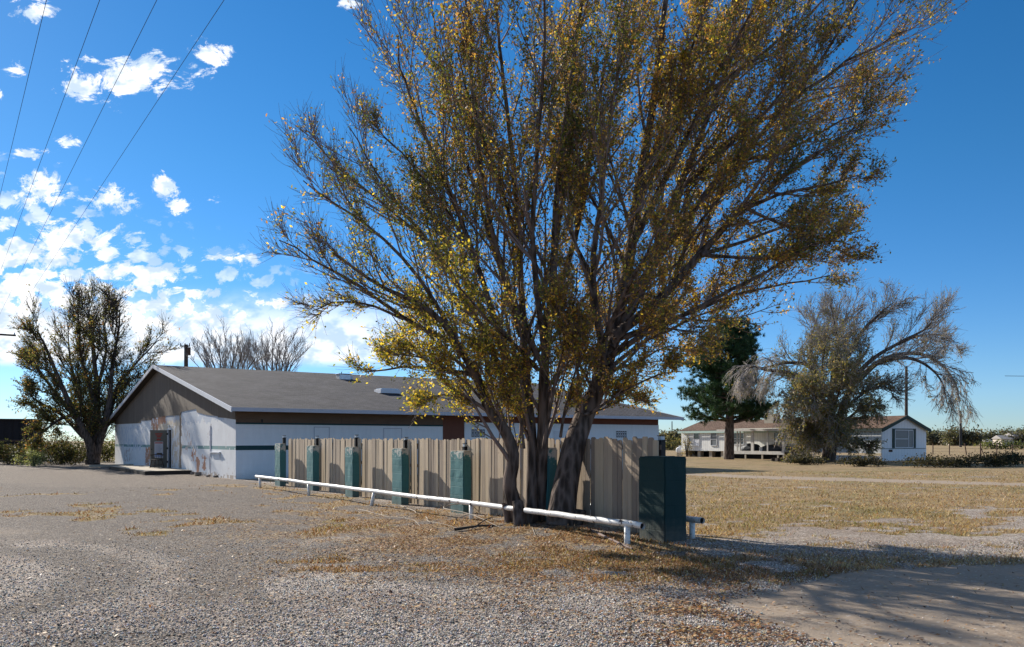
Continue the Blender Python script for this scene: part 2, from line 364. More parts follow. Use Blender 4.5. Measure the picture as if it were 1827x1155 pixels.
def build_ground():
    xs = axis(-16, 14, .14, -3500, 3500); ys = axis(4, 34, .14, -600, 6000)
    X, Y = np.meshgrid(xs, ys); Z = gz(X, Y)
    v = np.stack([X, Y, Z], -1).reshape(-1, 3); nx, ny = len(xs), len(ys)
    i = np.arange(nx*ny).reshape(ny, nx); f = np.stack([i[:-1, :-1], i[:-1, 1:], i[1:, 1:], i[1:, :-1]], -1).reshape(-1, 4)
    m, t = material('ground', .97, 0, .15)
    o = mesh_np('ground', v, f, m, smooth=True); me = o.data
    d, g, b, l, pad = zones(X.ravel(), Y.ravel())
    for nm, arr in (('zone', (d, g, b)), ('zone_more', (l, pad, np.zeros_like(d)))):
        ca = me.color_attributes.new(nm, 'FLOAT_COLOR', 'POINT')
        ca.data.foreach_set('color', np.stack([*arr, np.ones_like(d)], 1).astype(np.float32).ravel())
    s1 = t.node('ShaderNodeSeparateColor'); t.put(s1.inputs[0], attr(t, 'zone')); s2 = t.node('ShaderNodeSeparateColor'); t.put(s2.inputs[0], attr(t, 'zone_more'))
    W = t.geo
    dn = t.noise(W, 3, 5, .6); fine = t.noise(W, 26, 6, .75); med = t.noise(W, 6, 6, .7); big = t.noise(W, .45, 5, .6)
    # loose stones
    cell = t.voro(W, 66, 'F1', 'Color'); dist = t.voro(W, 66, 'F1', 'Distance'); sc = t.node('ShaderNodeSeparateColor'); t.put(sc.inputs[0], cell)
    cell2 = t.voro(W, 36, 'F1', 'Color'); dist2 = t.voro(W, 36, 'F1', 'Distance'); sc2 = t.node('ShaderNodeSeparateColor'); t.put(sc2.inputs[0], cell2)
    pal = [(0, (.10, .085, .075)), (.15, (.22, .19, .165)), (.36, (.36, .32, .28)), (.6, (.50, .45, .40)), (.78, (.63, .58, .52)), (.93, (.74, .70, .64)), (1, (.34, .20, .13))]
    stones = t.ramp(sc.outputs[0], pal); stones2 = t.ramp(sc2.outputs[1], pal)
    use2 = t.m('GREATER_THAN', sc2.outputs[2], .62)
    st = t.mix(use2, stones, stones2)
    gap = t.m('MULTIPLY', t.smooth(t.mix(use2, dist, dist2), .45, .75), .6)
    st = t.mix(gap, st, (.085, .075, .068))
    st = t.mix(t.smooth(big, .40, .62), st, t.mix(1, st, (.80, .76, .74), 'MULTIPLY'))
    st = t.mix(1, st, (1.06, 1.01, .96), 'MULTIPLY')
    # packed dark gravel
    dk = t.mix(t.smooth(sc.outputs[0], .55, .95), t.mix(med, (.07, .056, .047), (.135, .11, .092)), (.40, .35, .30))
    dmask = t.smooth(t.m('ADD', s1.outputs[0], t.m('MULTIPLY', t.m('SUBTRACT', med, .5), .9)), .28, .72)
    c = t.mix(dmask, st, dk)
    # bare dirt
    dr = t.mix(t.m('MULTIPLY_ADD', fine, .5, t.m('MULTIPLY', big, .5)), (.24, .185, .135), (.42, .335, .255))
    dr = t.mix(t.m('GREATER_THAN', sc2.outputs[0], .93), dr, t.mix(gap, t.mix(.55, stones2, dr), dr))
    bmask = t.smooth(t.m('ADD', s1.outputs[2], t.m('MULTIPLY', t.m('SUBTRACT', fine, .5), .7)), .35, .75)
    c = t.mix(bmask, c, dr)
    # dry grass thatch
    sv = t.noise(t.scale(W, (1, 1, 1)), 38, 6, .8, 1.5)
    gr = t.mix(sv, (.14, .095, .045), (.56, .40, .21)); 
    gr = t.mix(t.smooth(t.noise(W, .16, 4, .6), .50, .62), gr, t.mix(sv, (.11, .09, .035), (.42, .33, .14)))
    gr = t.mix(1, gr, t.ramp(t.noise(W, 1.1, 6, .7), [(.3, .55), (.7, 1.25)]), 'MULTIPLY')
    gmask = t.smooth(t.m('ADD', s1.outputs[1], t.m('MULTIPLY', t.m('SUBTRACT', fine, .5), 1.0)), .38, .62)
    c = t.mix(t.m('MULTIPLY', gmask, .88), c, gr)
    # litter
    lf = t.voro(W, 21, 'F1', 'Color'); sl = t.node('ShaderNodeSeparateColor'); t.put(sl.inputs[0], lf)
    lc = t.ramp(sl.outputs[0], [(0, (.10, .06, .035)), (.35, (.24, .13, .06)), (.7, (.42, .28, .13)), (1, (.55, .42, .24))])
    lmask = t.m('MULTIPLY', t.smooth(t.m('ADD', s2.outputs[0], t.m('MULTIPLY', t.m('SUBTRACT', sl.outputs[1], .5), .9)), .3, .6), .75)
    c = t.mix(lmask, c, lc)
    t.put(t.b.inputs['Base Color'], c)
    h = t.m('SUBTRACT', 1, t.mix(use2, dist, dist2))
    h = t.m('MULTIPLY', h, t.m('MULTIPLY_ADD', bmask, -.85, 1))
    h = t.m('ADD', h, t.m('MULTIPLY', fine, .5))
    t.put(t.b.inputs['Normal'], t.bump(h, .9, .022))
    tag(o, 'gravel yard with dry grass and bare dirt', None, None, 'structure')
build_ground()

# scattered real leaves, blades and stones on the ground
def diamonds(pos, size, nrm_up, ratio=.5, col=None, fold=.25):
    """leaf quads: pos (N,3), size (N,), random orientation, nrm_up: how flat they lie"""
    n = len(pos); a = R.normal(size=(n, 3)); a[:, 2] *= (1-nrm_up); a /= np.linalg.norm(a, axis=1)[:, None]
    up = R.normal(size=(n, 3))*(1-nrm_up)+np.array([0, 0, 1])*nrm_up*1.5
    b = np.cross(up, a); b /= np.linalg.norm(b, axis=1)[:, None]; c = np.cross(a, b)
    s = size[:, None]; r = ratio
    v = np.stack([pos, pos+a*s*.5+b*s*r*.5+c*s*fold*.3, pos+a*s, pos+a*s*.5-b*s*r*.5+c*s*fold*.3], 1)
    return v.reshape(-1, 3), np.arange(4*n).reshape(n, 4)
def palette(n, cols, w, jit=.25):
    cols = np.array(cols); k = R.choice(len(cols), n, p=np.array(w)/sum(w))
    return cols[k]*(1+jit*(R.random((n, 1))*2-1))*(1+.08*(R.random((n, 3))*2-1))
def scatter(n, x0, x1, ydist, prob):
    """random points denser near the eye, kept with a probability taken from the zones"""
    y = ydist(n); x = x0+(x1-x0)*R.random(n); x = x*np.maximum(y, 3)/F
    k = R.random(n) < prob(x, y); return x[k], y[k]
yd = lambda lo, hi: (lambda n: 1/(1/hi+(1/lo-1/hi)*R.random(n)))
x, y = scatter(420000, -1000, 1000, yd(6, 34), lambda x, y: zones(x, y)[3]**1.3*.75+.004)
v, f = diamonds(np.stack([x, y, gz(x, y)+.012], 1), R.uniform(.03, .058, len(x)), .8, .55)
tag(mesh_np('leaf_litter', v, f, M['litter'], None, palette(len(x), [(.10, .05, .03), (.26, .12, .05), (.42, .23, .09), (.56, .40, .21)], [2.4, 3.4, 2.6, 1.6])),
    'dry yellow and brown leaves fallen round the big tree', None, None, 'stuff')
x, y = scatter(420000, -1000, 1000, yd(6, 46), lambda x, y: zones(x, y)[1]**1.5*.9)
n = len(x); hgt = R.uniform(.015, .055, n)*R.choice([1, 1, 1, 1.7], n); w = R.uniform(.004, .010, n)*(1+y/10); az = R.random(n)*6.283; ln = R.uniform(.02, .08, n)
base = np.stack([x, y, gz(x, y)-.005], 1); dv = np.stack([np.cos(az), np.sin(az), 0*az], 1); a2 = R.random(n)*6.283
tip = base+np.stack([np.cos(a2)*ln, np.sin(a2)*ln, hgt], 1)
v = np.stack([base-dv*w[:, None]/2, base+dv*w[:, None]/2, tip], 1).reshape(-1, 3)
gn = fbm(x*.4, y*.4)[:, None]; c1 = palette(n, [(.16, .11, .05), (.42, .28, .13), (.58, .43, .24), (.34, .16, .07)], [2, 3, 2.4, 1.6])
c1 = np.where(((y < 34) & (to_f(x, y)[0] < .3) & (R.random(n) < .7))[:, None], c1*[.66, .50, .46], c1)
c1 = np.where((gn > .56) & (R.random((n, 1)) < .5), c1*[.6, .74, .45], c1)
tag(mesh_np('dry_grass', v, np.arange(3*n).reshape(n, 3), M['blade'], None, c1), 'short dry tufts of yellow and brown grass', None, None, 'stuff')
print('litter', n)
# loose pebbles
x, y = scatter(95000, -950, 1000, yd(6.2, 14), lambda x, y: (1-zones(x, y)[2]*.99)*(1-.7*zones(x, y)[0]))
n = len(x); r = R.uniform(.004, .011, n)*R.choice([1, 1, 1, 1.5], n)
oct_ = np.array([(1, 0, 0), (0, 1, 0), (-1, 0, 0), (0, -1, 0), (0, 0, .8), (0, 0, -.6)])
ang = R.random(n)*6.28; ca, sa = np.cos(ang), np.sin(ang)
o3 = oct_[None]*(R.uniform(.6, 1.25, (n, 6, 1)))*r[:, None, None]
vx = o3[..., 0]*ca[:, None]-o3[..., 1]*sa[:, None]; vy = o3[..., 0]*sa[:, None]+o3[..., 1]*ca[:, None]
v = np.stack([vx+x[:, None], vy+y[:, None], o3[..., 2]+(gz(x, y)+r*.35)[:, None]], -1).reshape(-1, 3)
tri = np.array([(0, 1, 4), (1, 2, 4), (2, 3, 4), (3, 0, 4), (1, 0, 5), (2, 1, 5), (3, 2, 5), (0, 3, 5)])
f = (np.arange(n)[:, None, None]*6+tri[None]).reshape(-1, 3)
m, t = material('pebble', .9, 0, .2); t.put(t.b.inputs['Base Color'], attr(t, 'tint'))
pc = palette(n, [(.13, .11, .10), (.33, .29, .25), (.52, .47, .42), (.72, .67, .61), (.38, .24, .17)], [2, 3, 4, 2.4, .6])
tag(mesh_np('loose_gravel', v, f, m, None, np.repeat(pc, 8, 0), smooth=True), 'loose pale pebbles strewn over the yard', None, None, 'stuff')

# ------------------------------------------------------------------ trees
def crom(p, n):
    p = np.asarray(p, float); q = np.vstack([2*p[0]-p[1], p, 2*p[-1]-p[-2]]); out = []
    segs = len(p)-1; t = np.linspace(0, segs, n)
    for s in t:
        i = min(int(s), segs-1); u = s-i; a, b, c, d = q[i:i+4]
        out.append(.5*((2*b)+(-a+c)*u+(2*a-5*b+4*c-d)*u*u+(-a+3*b-3*c+d)*u**3))
    return np.array(out)
def nrm(a): return a/(np.linalg.norm(a)+1e-9)
class Tubes:
    def __init__(s): s.v = []; s.f = []; s.n = 0
    def add(s, p, r, k, rough=0):
        m = len(p); t = np.empty_like(p); t[1:-1] = p[2:]-p[:-2]; t[0] = p[1]-p[0]; t[-1] = p[-1]-p[-2]
        t /= np.linalg.norm(t, axis=1)[:, None]+1e-9
        d = p[-1]-p[0]; ref = np.array([1., .3, 0]) if abs(d[2]) > .6*np.linalg.norm(d) else np.array([0, 0, 1.])
        a = np.cross(t, ref); a /= np.linalg.norm(a, axis=1)[:, None]+1e-9; b = np.cross(t, a)
        w = np.arange(k)*2*math.pi/k; rr = np.asarray(r)[:, None]*np.ones((1, k))
        if rough:
            ph = R.random(3)*6; zz = np.arange(m)[:, None]*.35
            rr = rr*(1+rough*(np.sin(3*w+ph[0]+zz*.4)*.6+np.sin(5*w+ph[1]-zz*.3)*.5+.35*(R.random((m, k))-.5)))
        v = p[:, None]+rr[..., None]*(np.cos(w)[None, :, None]*a[:, None]+np.sin(w)[None, :, None]*b[:, None])
        i = s.n+np.arange(m*k).reshape(m, k); j = np.roll(i, -1, 1)
        s.f.append(np.stack([i[:-1], j[:-1], j[1:], i[1:]], -1).reshape(-1, 4)); s.v.append(v.reshape(-1, 3)); s.n += m*k
    def build(s, name, mat, parent): return mesh_np(name, np.vstack(s.v), np.vstack(s.f), mat, parent, smooth=True)
def sprout(p, tan, length, ang, trop, steps, wob):
    """a new branch: starts at p, leaves tan by ang, bends towards trop"""
    ax = nrm(np.cross(tan, R.normal(size=3))); d = nrm(tan*math.cos(ang)+ax*math.sin(ang))
    pts = [p]; st = length/steps
    for i in range(steps):
        d = nrm(d+trop/steps*1.6+R.normal(size=3)*wob); pts.append(pts[-1]+d*st)
    return np.array(pts)
def make_tree(name, label, limbs, base, cfg, parent_group=None, cat='tree'):
    """limbs: list of (points, r0, r1, has_leaves, twiggy). Builds root > trunk, twigs, crown"""
    root = empty(name, tuple(base), 0, label, cat, parent_group); B0 = np.array(base)
    wood, twig = Tubes(), Tubes(); lp, ls = [], []
    c = dict(n1=12, n2=8, n3=5, len1=.42, len2=.45, len3=.5, ang=(.3, .65), trop=(0, 0, .35), leafsize=.06, leaves=5, sides=10, rough=.06, wob=.07, start=.2, minr=.004, leafp=lambda q: 1, droop=None, l1max=3.5, l3=(.25, .55), up3=0, lref=8.0)
    c.update(cfg); T = np.array(c['trop'], float)
    for (pts, r0, r1, amt) in limbs:
        pts = np.array(pts, float); L = np.linalg.norm(np.diff(pts, axis=0), axis=1).sum()
        m = max(8, int(L/(.25 if r0 > .08 else .4))); p = crom(pts, m)
        ss = np.linspace(0, 1, m); wobv = np.cumsum(R.normal(size=(m, 3))*(.05 if r0 > .12 else .10)*L/m, 0); p = p+wobv*ss[:, None]
        r = r0+(r1-r0)*ss**.8
        wood.add(p, r, 18 if r0 > .15 else c['sides'], c['rough'] if r0 > .1 else .03)
        n1 = max(5, int(c['n1']*amt*min(1.25, max(.45, L/c['lref']))))
        for i in range(n1):
            t = c['start']+(1-c['start'])*((i+R.random())/n1); k = min(int(t*(m-1)), m-2)
            tn = nrm(p[k+1]-p[k]); l1 = min(L*c['len1']*R.uniform(.6, 1.2)*(1.15-.65*t), c['l1max'])
            ra = min(r[k]*.55, .01+.014*l1)
            q = sprout(p[k], tn, l1, R.uniform(*c['ang']), T*(c['droop'](p[k]) if c['droop'] else 1), 7, c['wob'])
            twig.add(q, np.linspace(ra, c['minr']*1.6, len(q)), 4)
            for j in range(c['n2']):
                t2 = .15+.85*(j+R.random())/c['n2']; k2 = min(int(t2*7), 6); tn2 = nrm(q[k2+1]-q[k2]); pp = q[k2]+(q[k2+1]-q[k2])*(t2*7-k2)
                l2 = l1*c['len2']*R.uniform(.6, 1.3)*(1.2-.6*t2)
                q2 = sprout(pp, tn2, l2, R.uniform(*c['ang']), T*(c['droop'](pp) if c['droop'] else 1), 4, c['wob']*1.2)
                twig.add(q2, np.linspace(max(c['minr']*1.5, ra*.35), c['minr'], 5), 3)
                for h in range(c['n3']):
                    t3 = .1+.9*(h+R.random())/c['n3']; k3 = min(int(t3*4), 3); tn3 = nrm(q2[k3+1]-q2[k3]); p3 = q2[k3]+(q2[k3+1]-q2[k3])*(t3*4-k3)
                    q3 = sprout(p3, tn3, R.uniform(*c['l3']), R.uniform(.3, .8), T*(c['droop'](p3) if c['droop'] else 1), 3, c['wob']*1.5)
                    twig.add(q3, np.array([1, .8, .7, .5])*c['minr'], 3)
                    nl = R.poisson(c['leaves']*c['leafp'](p3)) if c['leaves'] else 0
                    for _ in range(nl):
                        s = R.random()*3; kk = min(int(s), 2); lp.append(q3[kk]+(q3[kk+1]-q3[kk])*(s-kk)+R.normal(size=3)*.02)
    sh = B0
    for T_ in (wood, twig): T_.v = [v-sh for v in T_.v]
    wood.build('trunk', c.get('bark', M['bark']), root); twig.build('twigs', c.get('twigmat', M['twig']), root)
    if lp:
        lp = np.array(lp)-sh; n = len(lp)
        v, f = diamonds(lp, R.uniform(.6, 1.25, n)*c['leafsize'], .15, .5)
        tint = c['tint'](lp+sh, n); mesh_np('crown', v, f, c.get('leafmat', M['leaf']), root, tint)
    print(name, 'wood', len(np.vstack(wood.f)), 'twig', len(np.vstack(twig.f)), 'leaves', len(lp))
    return root
def L(pxs, d0, d1, r0, r1, amt=1.0):
    n = len(pxs); return ([P(u, v, d0+(d1-d0)*(i/(n-1))**1.1) for i, (u, v) in enumerate(pxs)], r0, r1, amt)
OL, YL, OR_, BR = (.17, .175, .04), (.62, .45, .07), (.52, .28, .08), (.27, .16, .07)
def main_tint(p, n):
    k = fbm(p[:, 0]*.7+3, p[:, 2]*.7+p[:, 1]*.4); low = sstep(-p[:, 2], -7, -3)*sstep(-p[:, 0], -1, 1.5)
    a = palette(n, [OL, YL, OR_, BR], [3.4, 2.6, 2.2, 1.6]); g = palette(n, [(.26, .28, .04), (.80, .62, .08), (.62, .40, .08)], [2, 3, 1])
    d = palette(n, [(.11, .13, .03), (.17, .18, .04), BR], [3, 2, 1])
    a = np.where((k > .57)[:, None], d, a); a = np.where((R.random(n) < low*.75)[:, None], g, a); return a
def main_leafp(q):
    x, y, z = q; p = 1.15
    p *= .12+.88*float(sstep(np.array(x), -3.5, -1.1)); p *= .35+.65*float(sstep(np.array(-z), -10.2, -7.6)) if x < 1.0 else 1
    if x > 3.5: p *= .45+.55*float(sstep(np.array(-x), -7, -4.5))
    p *= .75+.5*float(vnoise(x*.8+5, z*.8+y*.3)); return p
main_limbs = [
    # stems standing together at the foot
    L([(928, 938), (917, 900), (909, 862), (916, 815), (900, 768), (873, 733), (855, 687), (836, 649), (784, 571), (730, 535), (662, 499), (590, 450)], 16.35, 15.2, .175, .02, 1.5),
    L([(948, 938), (950, 860), (950, 780), (944, 700), (938, 600), (930, 450), (922, 300), (905, 150), (890, -20)], 16.3, 16.8, .13, .025, 1.5),
    L([(966, 940), (966, 860), (968, 760), (972, 650), (985, 500), (992, 350), (1010, 180), (1040, -20)], 16.5, 15.6, .15, .03, 1.5),
    L([(1000, 940), (1008, 880), (1024, 800), (1046, 740), (1072, 680), (1096, 600), (1120, 480), (1140, 340), (1165, 180), (1190, -40)], 15.75, 17.0, .29, .045, 1.6),
    # limbs
    L([(940, 760), (905, 650), (868, 540), (830, 430), (775, 300), (715, 170), (690, 60)], 16.3, 16.0, .09, .012, 1.2),
    L([(905, 690), (850, 570), (760, 430), (675, 325), (610, 210)], 16.3, 17.2, .075, .010, 1.1),
    L([(836, 649), (760, 520), (680, 430), (600, 370), (530, 325)], 15.9, 14.6, .05, .009, 1.0),
    L([(820, 616), (720, 570), (635, 505), (560, 460), (500, 428)], 15.9, 15.0, .05, .009, 1.0),
    L([(850, 670), (790, 660), (720, 655), (640, 668)], 15.8, 14.8, .045, .012, .7),
    L([(930, 600), (880, 440), (840, 300), (800, 150), (760, 10)], 16.5, 18.0, .07, .012, 1.1),
    L([(960, 640), (900, 480), (870, 300), (860, 100), (850, -60)], 16.5, 14.0, .07, .012, 1.1),
    L([(985, 560), (1030, 400), (1050, 230), (1080, 60), (1100, -100)], 16.2, 18.2, .07, .014, 1.1),
    L([(975, 650), (955, 480), (960, 300), (975, 120), (985, -60)], 16.2, 13.4, .07, .014, 1.1),
    L([(1080, 650), (1060, 500), (1080, 330), (1110, 150), (1130, -40)], 16.0, 13.6, .08, .014, 1.2),
    L([(1090, 620), (1150, 500), (1200, 350), (1260, 190), (1330, 20), (1370, -80)], 16.2, 17.5, .11, .016, 1.4),
    L([(1096, 600), (1170, 540), (1250, 455), (1331, 372), (1400, 315), (1480, 260), (1550, 215)], 16.1, 15.4, .11, .014, 1.3),
    L([(1120, 540), (1200, 420), (1300, 290), (1410, 180), (1520, 90), (1610, 35)], 16.2, 16.8, .09, .012, 1.3),
    L([(1085, 640), (1160, 590), (1250, 550), (1350, 500), (1440, 450), (1500, 440)], 16.0, 14.6, .065, .010, 1.0),
    L([(1075, 670), (1150, 610), (1230, 575), (1310, 545)], 16.0, 17.6, .05, .012, .8),
    L([(1130, 430), (1220, 260), (1290, 120), (1370, 0)], 16.3, 14.0, .075, .013, 1.2),
    L([(1150, 300), (1250, 120), (1340, -30), (1420, -120)], 16.6, 18.6, .07, .012, 1.2),
    L([(1200, 350), (1330, 230), (1430, 190), (1560, 130)], 16.6, 18.6, .06, .010, 1.1),
    L([(1331, 372), (1400, 345), (1480, 330), (1545, 320)], 15.6, 14.4, .04, .009, .8),
    L([(1250, 455), (1340, 430), (1430, 400), (1500, 370)], 15.8, 17.0, .045, .009, .9),
    L([(1060, 640), (1100, 560), (1140, 480), (1180, 420)], 15.6, 12.9, .06, .012, 1.1),
    L([(960, 660), (900, 600), (850, 560), (790, 500)], 16.0, 13.2, .05, .010, 1.0),
    L([(900, 760), (850, 720), (800, 700), (760, 700)], 16.2, 15.4, .03, .010, .8),
    L([(970, 800), (985, 700), (1000, 600), (1010, 480)], 15.9, 14.4, .04, .010, 1.0),
    L([(1050, 740), (1110, 700), (1170, 670), (1210, 660)], 15.8, 15.0, .03, .009, .6),
    L([(935, 800), (925, 740), (900, 700), (880, 640)], 16.2, 15.2, .03, .009, .8),
    L([(1000, 780), (1010, 720), (1030, 650), (1050, 580)], 15.9, 14.6, .03, .009, .8),
    L([(1090, 610), (1190, 570), (1300, 530), (1400, 505), (1500, 480)], 16.1, 17.8, .06, .010, 1.1), L([(1250, 455), (1330, 460), (1410, 455), (1490, 420)], 15.9, 14.2, .04, .009, .9),
    L([(1331, 372), (1390, 400), (1460, 420), (1530, 400)], 15.6, 16.8, .035, .009, .9), L([(1110, 580), (1160, 560), (1210, 500), (1260, 420)], 16.2, 18.6, .06, .010, 1.1),
    L([(1140, 360), (1190, 250), (1230, 120), (1260, 0)], 16.6, 15.2, .07, .012, 1.2), L([(1200, 350), (1290, 270), (1370, 190), (1440, 60)], 16.7, 15.0, .06, .010, 1.1),
    L([(1410, 180), (1470, 100), (1520, 20), (1560, -50)], 16.6, 15.4, .04, .009, 1.0), L([(1300, 290), (1400, 270), (1490, 230), (1580, 180)], 16.3, 17.6, .045, .009, 1.0),
    L([(1270, 160), (1360, 90), (1450, 0), (1500, -60)], 16.9, 18.4, .05, .010, 1.0), L([(930, 450), (890, 330), (850, 200), (820, 60)], 16.6, 15.0, .05, .010, 1.0),
    L([(990, 450), (1010, 330), (1020, 200), (1010, 40)], 16.0, 18.4, .05, .010, 1.1), L([(830, 430), (780, 350), (730, 290), (670, 230)], 16.2, 15.0, .035, .008, .9),
    L([(868, 540), (810, 470), (750, 400), (700, 350)], 16.3, 17.8, .04, .009, 1.0), L([(900, 640), (830, 600), (780, 580), (720, 590)], 16.2, 17.4, .035, .009, .9),
    L([(873, 733), (830, 680), (770, 650), (710, 640)], 16.0, 14.4, .03, .009, .9), L([(950, 700), (920, 650), (880, 610), (850, 600)], 16.2, 14.8, .03, .009, .9),
    L([(970, 700), (1010, 650), (1040, 620), (1060, 560)], 16.3, 17.8, .035, .009, 1.0), L([(1060, 700), (1030, 650), (1000, 600), (980, 540)], 15.8, 14.2, .035, .009, 1.0),
    L([(1080, 660), (1130, 650), (1180, 620), (1240, 620)], 16.0, 17.4, .035, .009, .9), L([(1040, 740), (1080, 730), (1120, 715), (1160, 725)], 15.7, 16.4, .022, .008, .7),
    L([(1120, 480), (1080, 400), (1040, 320), (1030, 240)], 16.5, 14.6, .05, .010, 1.0), L([(1130, 430), (1150, 330), (1190, 240), (1200, 130)], 16.3, 14.8, .045, .009, 1.1),
    L([(1200, 500), (1240, 410), (1300, 340), (1330, 250)], 16.4, 14.4, .045, .009, 1.1), L([(1150, 500), (1210, 470), (1260, 400), (1290, 330)], 16.4, 17.9, .045, .009, 1.1),
    L([(1200, 420), (1230, 300), (1290, 200), (1310, 90)], 16.4, 18.2, .05, .009, 1.1), L([(1085, 640), (1130, 600), (1190, 590), (1260, 600)], 15.9, 14.2, .035, .009, 1.0),
    L([(760, 430), (680, 360), (610, 310), (560, 260)], 16.6, 17.8, .035, .008, .9), L([(720, 570), (660, 545), (600, 540), (560, 560)], 15.6, 14.8, .03, .008, .7),
    L([(1060, 500), (1020, 420), (1000, 340), (960, 260)], 16.1, 17.6, .045, .009, 1.1),
]
mt = make_tree('autumn_tree', 'huge many-stemmed tree with thinning yellow and olive leaves growing at the picket fence', main_limbs, (.5, 16.2, 0),
    dict(n1=12, n2=9, n3=7, len1=.37, len2=.46, trop=(0, 0, .26), leafsize=.068, leaves=5.6, leafp=main_leafp, tint=main_tint, lref=5.6, minr=.0036, wob=.065, l1max=2.5, ang=(.3, .7), start=.22, l3=(.2, .5), bark=M['bark']))
# a rooty burl at the foot and the stub that has grown round the white pipe
st = Tubes(); a = np.array([.5, 16.2, 0])
st.add(crom(np.array([P(930, 962, 15.75), P(926, 925, 15.8), P(924, 896, 15.95)])-a, 9), np.linspace(.13, .10, 9), 14, .14)
for (u, v, d, u2, v2, d2, r) in ((905, 938, 16.3, 878, 952, 16.1, .07), (990, 952, 15.6, 965, 972, 15.1, .09), (1030, 950, 15.7, 1065, 962, 15.5, .10), (945, 950, 16.0, 925, 968, 15.7, .08)):
    st.add(crom(np.array([P(u, v-40, d), P(u, v, d), P(u2, v2, d2)])-a, 8), np.linspace(r*1.5, r*.4, 8), 12, .1)
st.build('burl', M['bark'], mt)

# ------------------------------------------------------------------ picket fence, block pillars, pipe rails
def wf(x, y, z=0): q = fl(x, y); return (q[0], q[1], z)
PIL = [(0, .64, .49, 1.385), (3.27, .64, .21, 1.50), (6.69, .64, .21, 1.41), (10.02, .64, .21, 1.44), (13.48, .64, .21, 1.46), (17.02, .66, .22, 1.48), (20.67, .68, .22, 1.54)]
names = ['very dark green end pillar, the widest, standing in the tree shade', 'teal block pillar half hidden between the two tree trunks', 'teal block pillar just left of the tree, nearest of the row in full view',
         'teal block pillar second left of the tree', 'teal block pillar third left of the tree, in the middle of the row', 'teal block pillar with a bare grey patch near its top', 'farthest and smallest teal block pillar, in front of the white building wall']
def jitter_block(mb_dims, seed, mat, name, parent):
    """a plastered block pillar: subdivided box with worn corners and an uneven face"""
    import bmesh
    x1, y1, z1 = mb_dims; bm = bmesh.new(); bmesh.ops.create_cube(bm, size=1)
    for v in bm.verts: v.co = ((v.co.x+.5)*x1, (v.co.y+.5)*y1, v.co.z*z1+z1/2)
    bmesh.ops.bevel(bm, geom=bm.edges[:], offset=.018, segments=2, affect='EDGES')
    bmesh.ops.subdivide_edges(bm, edges=[e for e in bm.edges if e.calc_length() > .3], cuts=9, use_grid_fill=True)
    for v in bm.verts:
        q = v.co; k = float(vnoise(q.z*6+seed*7, q.x*9+q.y*5+seed)); v.co.x += (k-.5)*.018*(1 if q.z > .02 else .3); v.co.y += (float(vnoise(q.z*5+seed*3, q.x*7+40))-.5)*.018
        if q.z < .1: v.co.z -= .12
    me = bpy.data.meshes.new(name); bm.to_mesh(me); bm.free(); me.materials.append(M[mat])
    o = bpy.data.objects.new(name, me); COL.objects.link(o); o.parent = parent; return o
for i, ((s, ly_, lx_, z), nm) in enumerate(zip(PIL, names)):
    r = empty('block_pillar', wf(0, s), TF, nm, 'pillar', 'block pillars along the picket fence')
    jitter_block((lx_, ly_, z), i+1, 'dark_green_block' if i == 0 else 'teal_block', 'shaft', r)
    c = MB(); n = 5
    for k in range(n):
        y0 = k*(ly_-.02)/n+.01; c.box(.008+R.uniform(0, .02), lx_-.008-R.uniform(0, .02), y0, y0+(ly_-.02)/n-.002, z-.012, z+R.uniform(.006, .022))
    c.build('cap', 'cap_chip' if i else 'dark_green_block', r, bevel=.006)
gaps = [(.70, 3.27), (3.91, 6.66), (7.33, 9.99), (10.66, 13.45), (14.12, 16.99), (17.68, 20.64)]
pn = ['shaded picket panel between the right tree trunk and the dark end pillar', 'picket panel behind the tree trunks', 'sunlit picket panel just left of the teal pillar nearest the tree', 'picket panel second of the sunlit ones from the tree', 'picket panel third of the sunlit ones from the tree', 'farthest and narrowest picket panel, next to the building']
pn[1] = 'picket panel that starts at the nearest teal pillar and runs behind the tree trunks'
for i, (a0, a1) in enumerate(gaps):
    a0, a1 = (.62 if i == 0 else PIL[i][0]+.42), PIL[i+1][0]+.415
    r = empty('picket_panel', wf(.42, a0), TF, pn[i], 'fence panel', 'wooden picket panels between the pillars')
    mb = MB(); y = 0; Ln = a1-a0
    while y < Ln-.04:
        w = min(R.uniform(.125, .148), Ln-y); zt = 1.70+R.uniform(-.035, .03)+(.03 if i > 3 else 0); tl = R.uniform(-.008, .008); dx = R.uniform(0, .022); ct = R.uniform(.018, .03); wob = R.uniform(-.01, .01)
        g = R.random(); tint = np.array([.66, .53, .375])*(1-.5*g**1.5)*[1, 1, 1+.12*g]
        yy0, yy1 = y+.004, y+w-R.uniform(.003, .008)
        ol = [(yy0, -.05), (yy1, -.05), (yy1+tl, zt-ct), (yy1-ct+tl, zt), (yy0+ct+tl, zt), (yy0+tl, zt-ct)]
        b0 = len(mb.v); mb.prism(ol, 'x', dx, dx+.018, tuple(tint))
        for k in range(b0, len(mb.v)):                        # cupped and leaning boards
            p = mb.v[k]; mb.v[k] = (p[0]+wob*p[2]/1.7, p[1], p[2])
        y += w
    mb.build('pickets', 'picket', r)
    for zz in (.35, .95, 1.5): MB().box(.044, .083, 0, Ln, zz, zz+.085).build('rail', 'brown_board', r, bevel=.004)
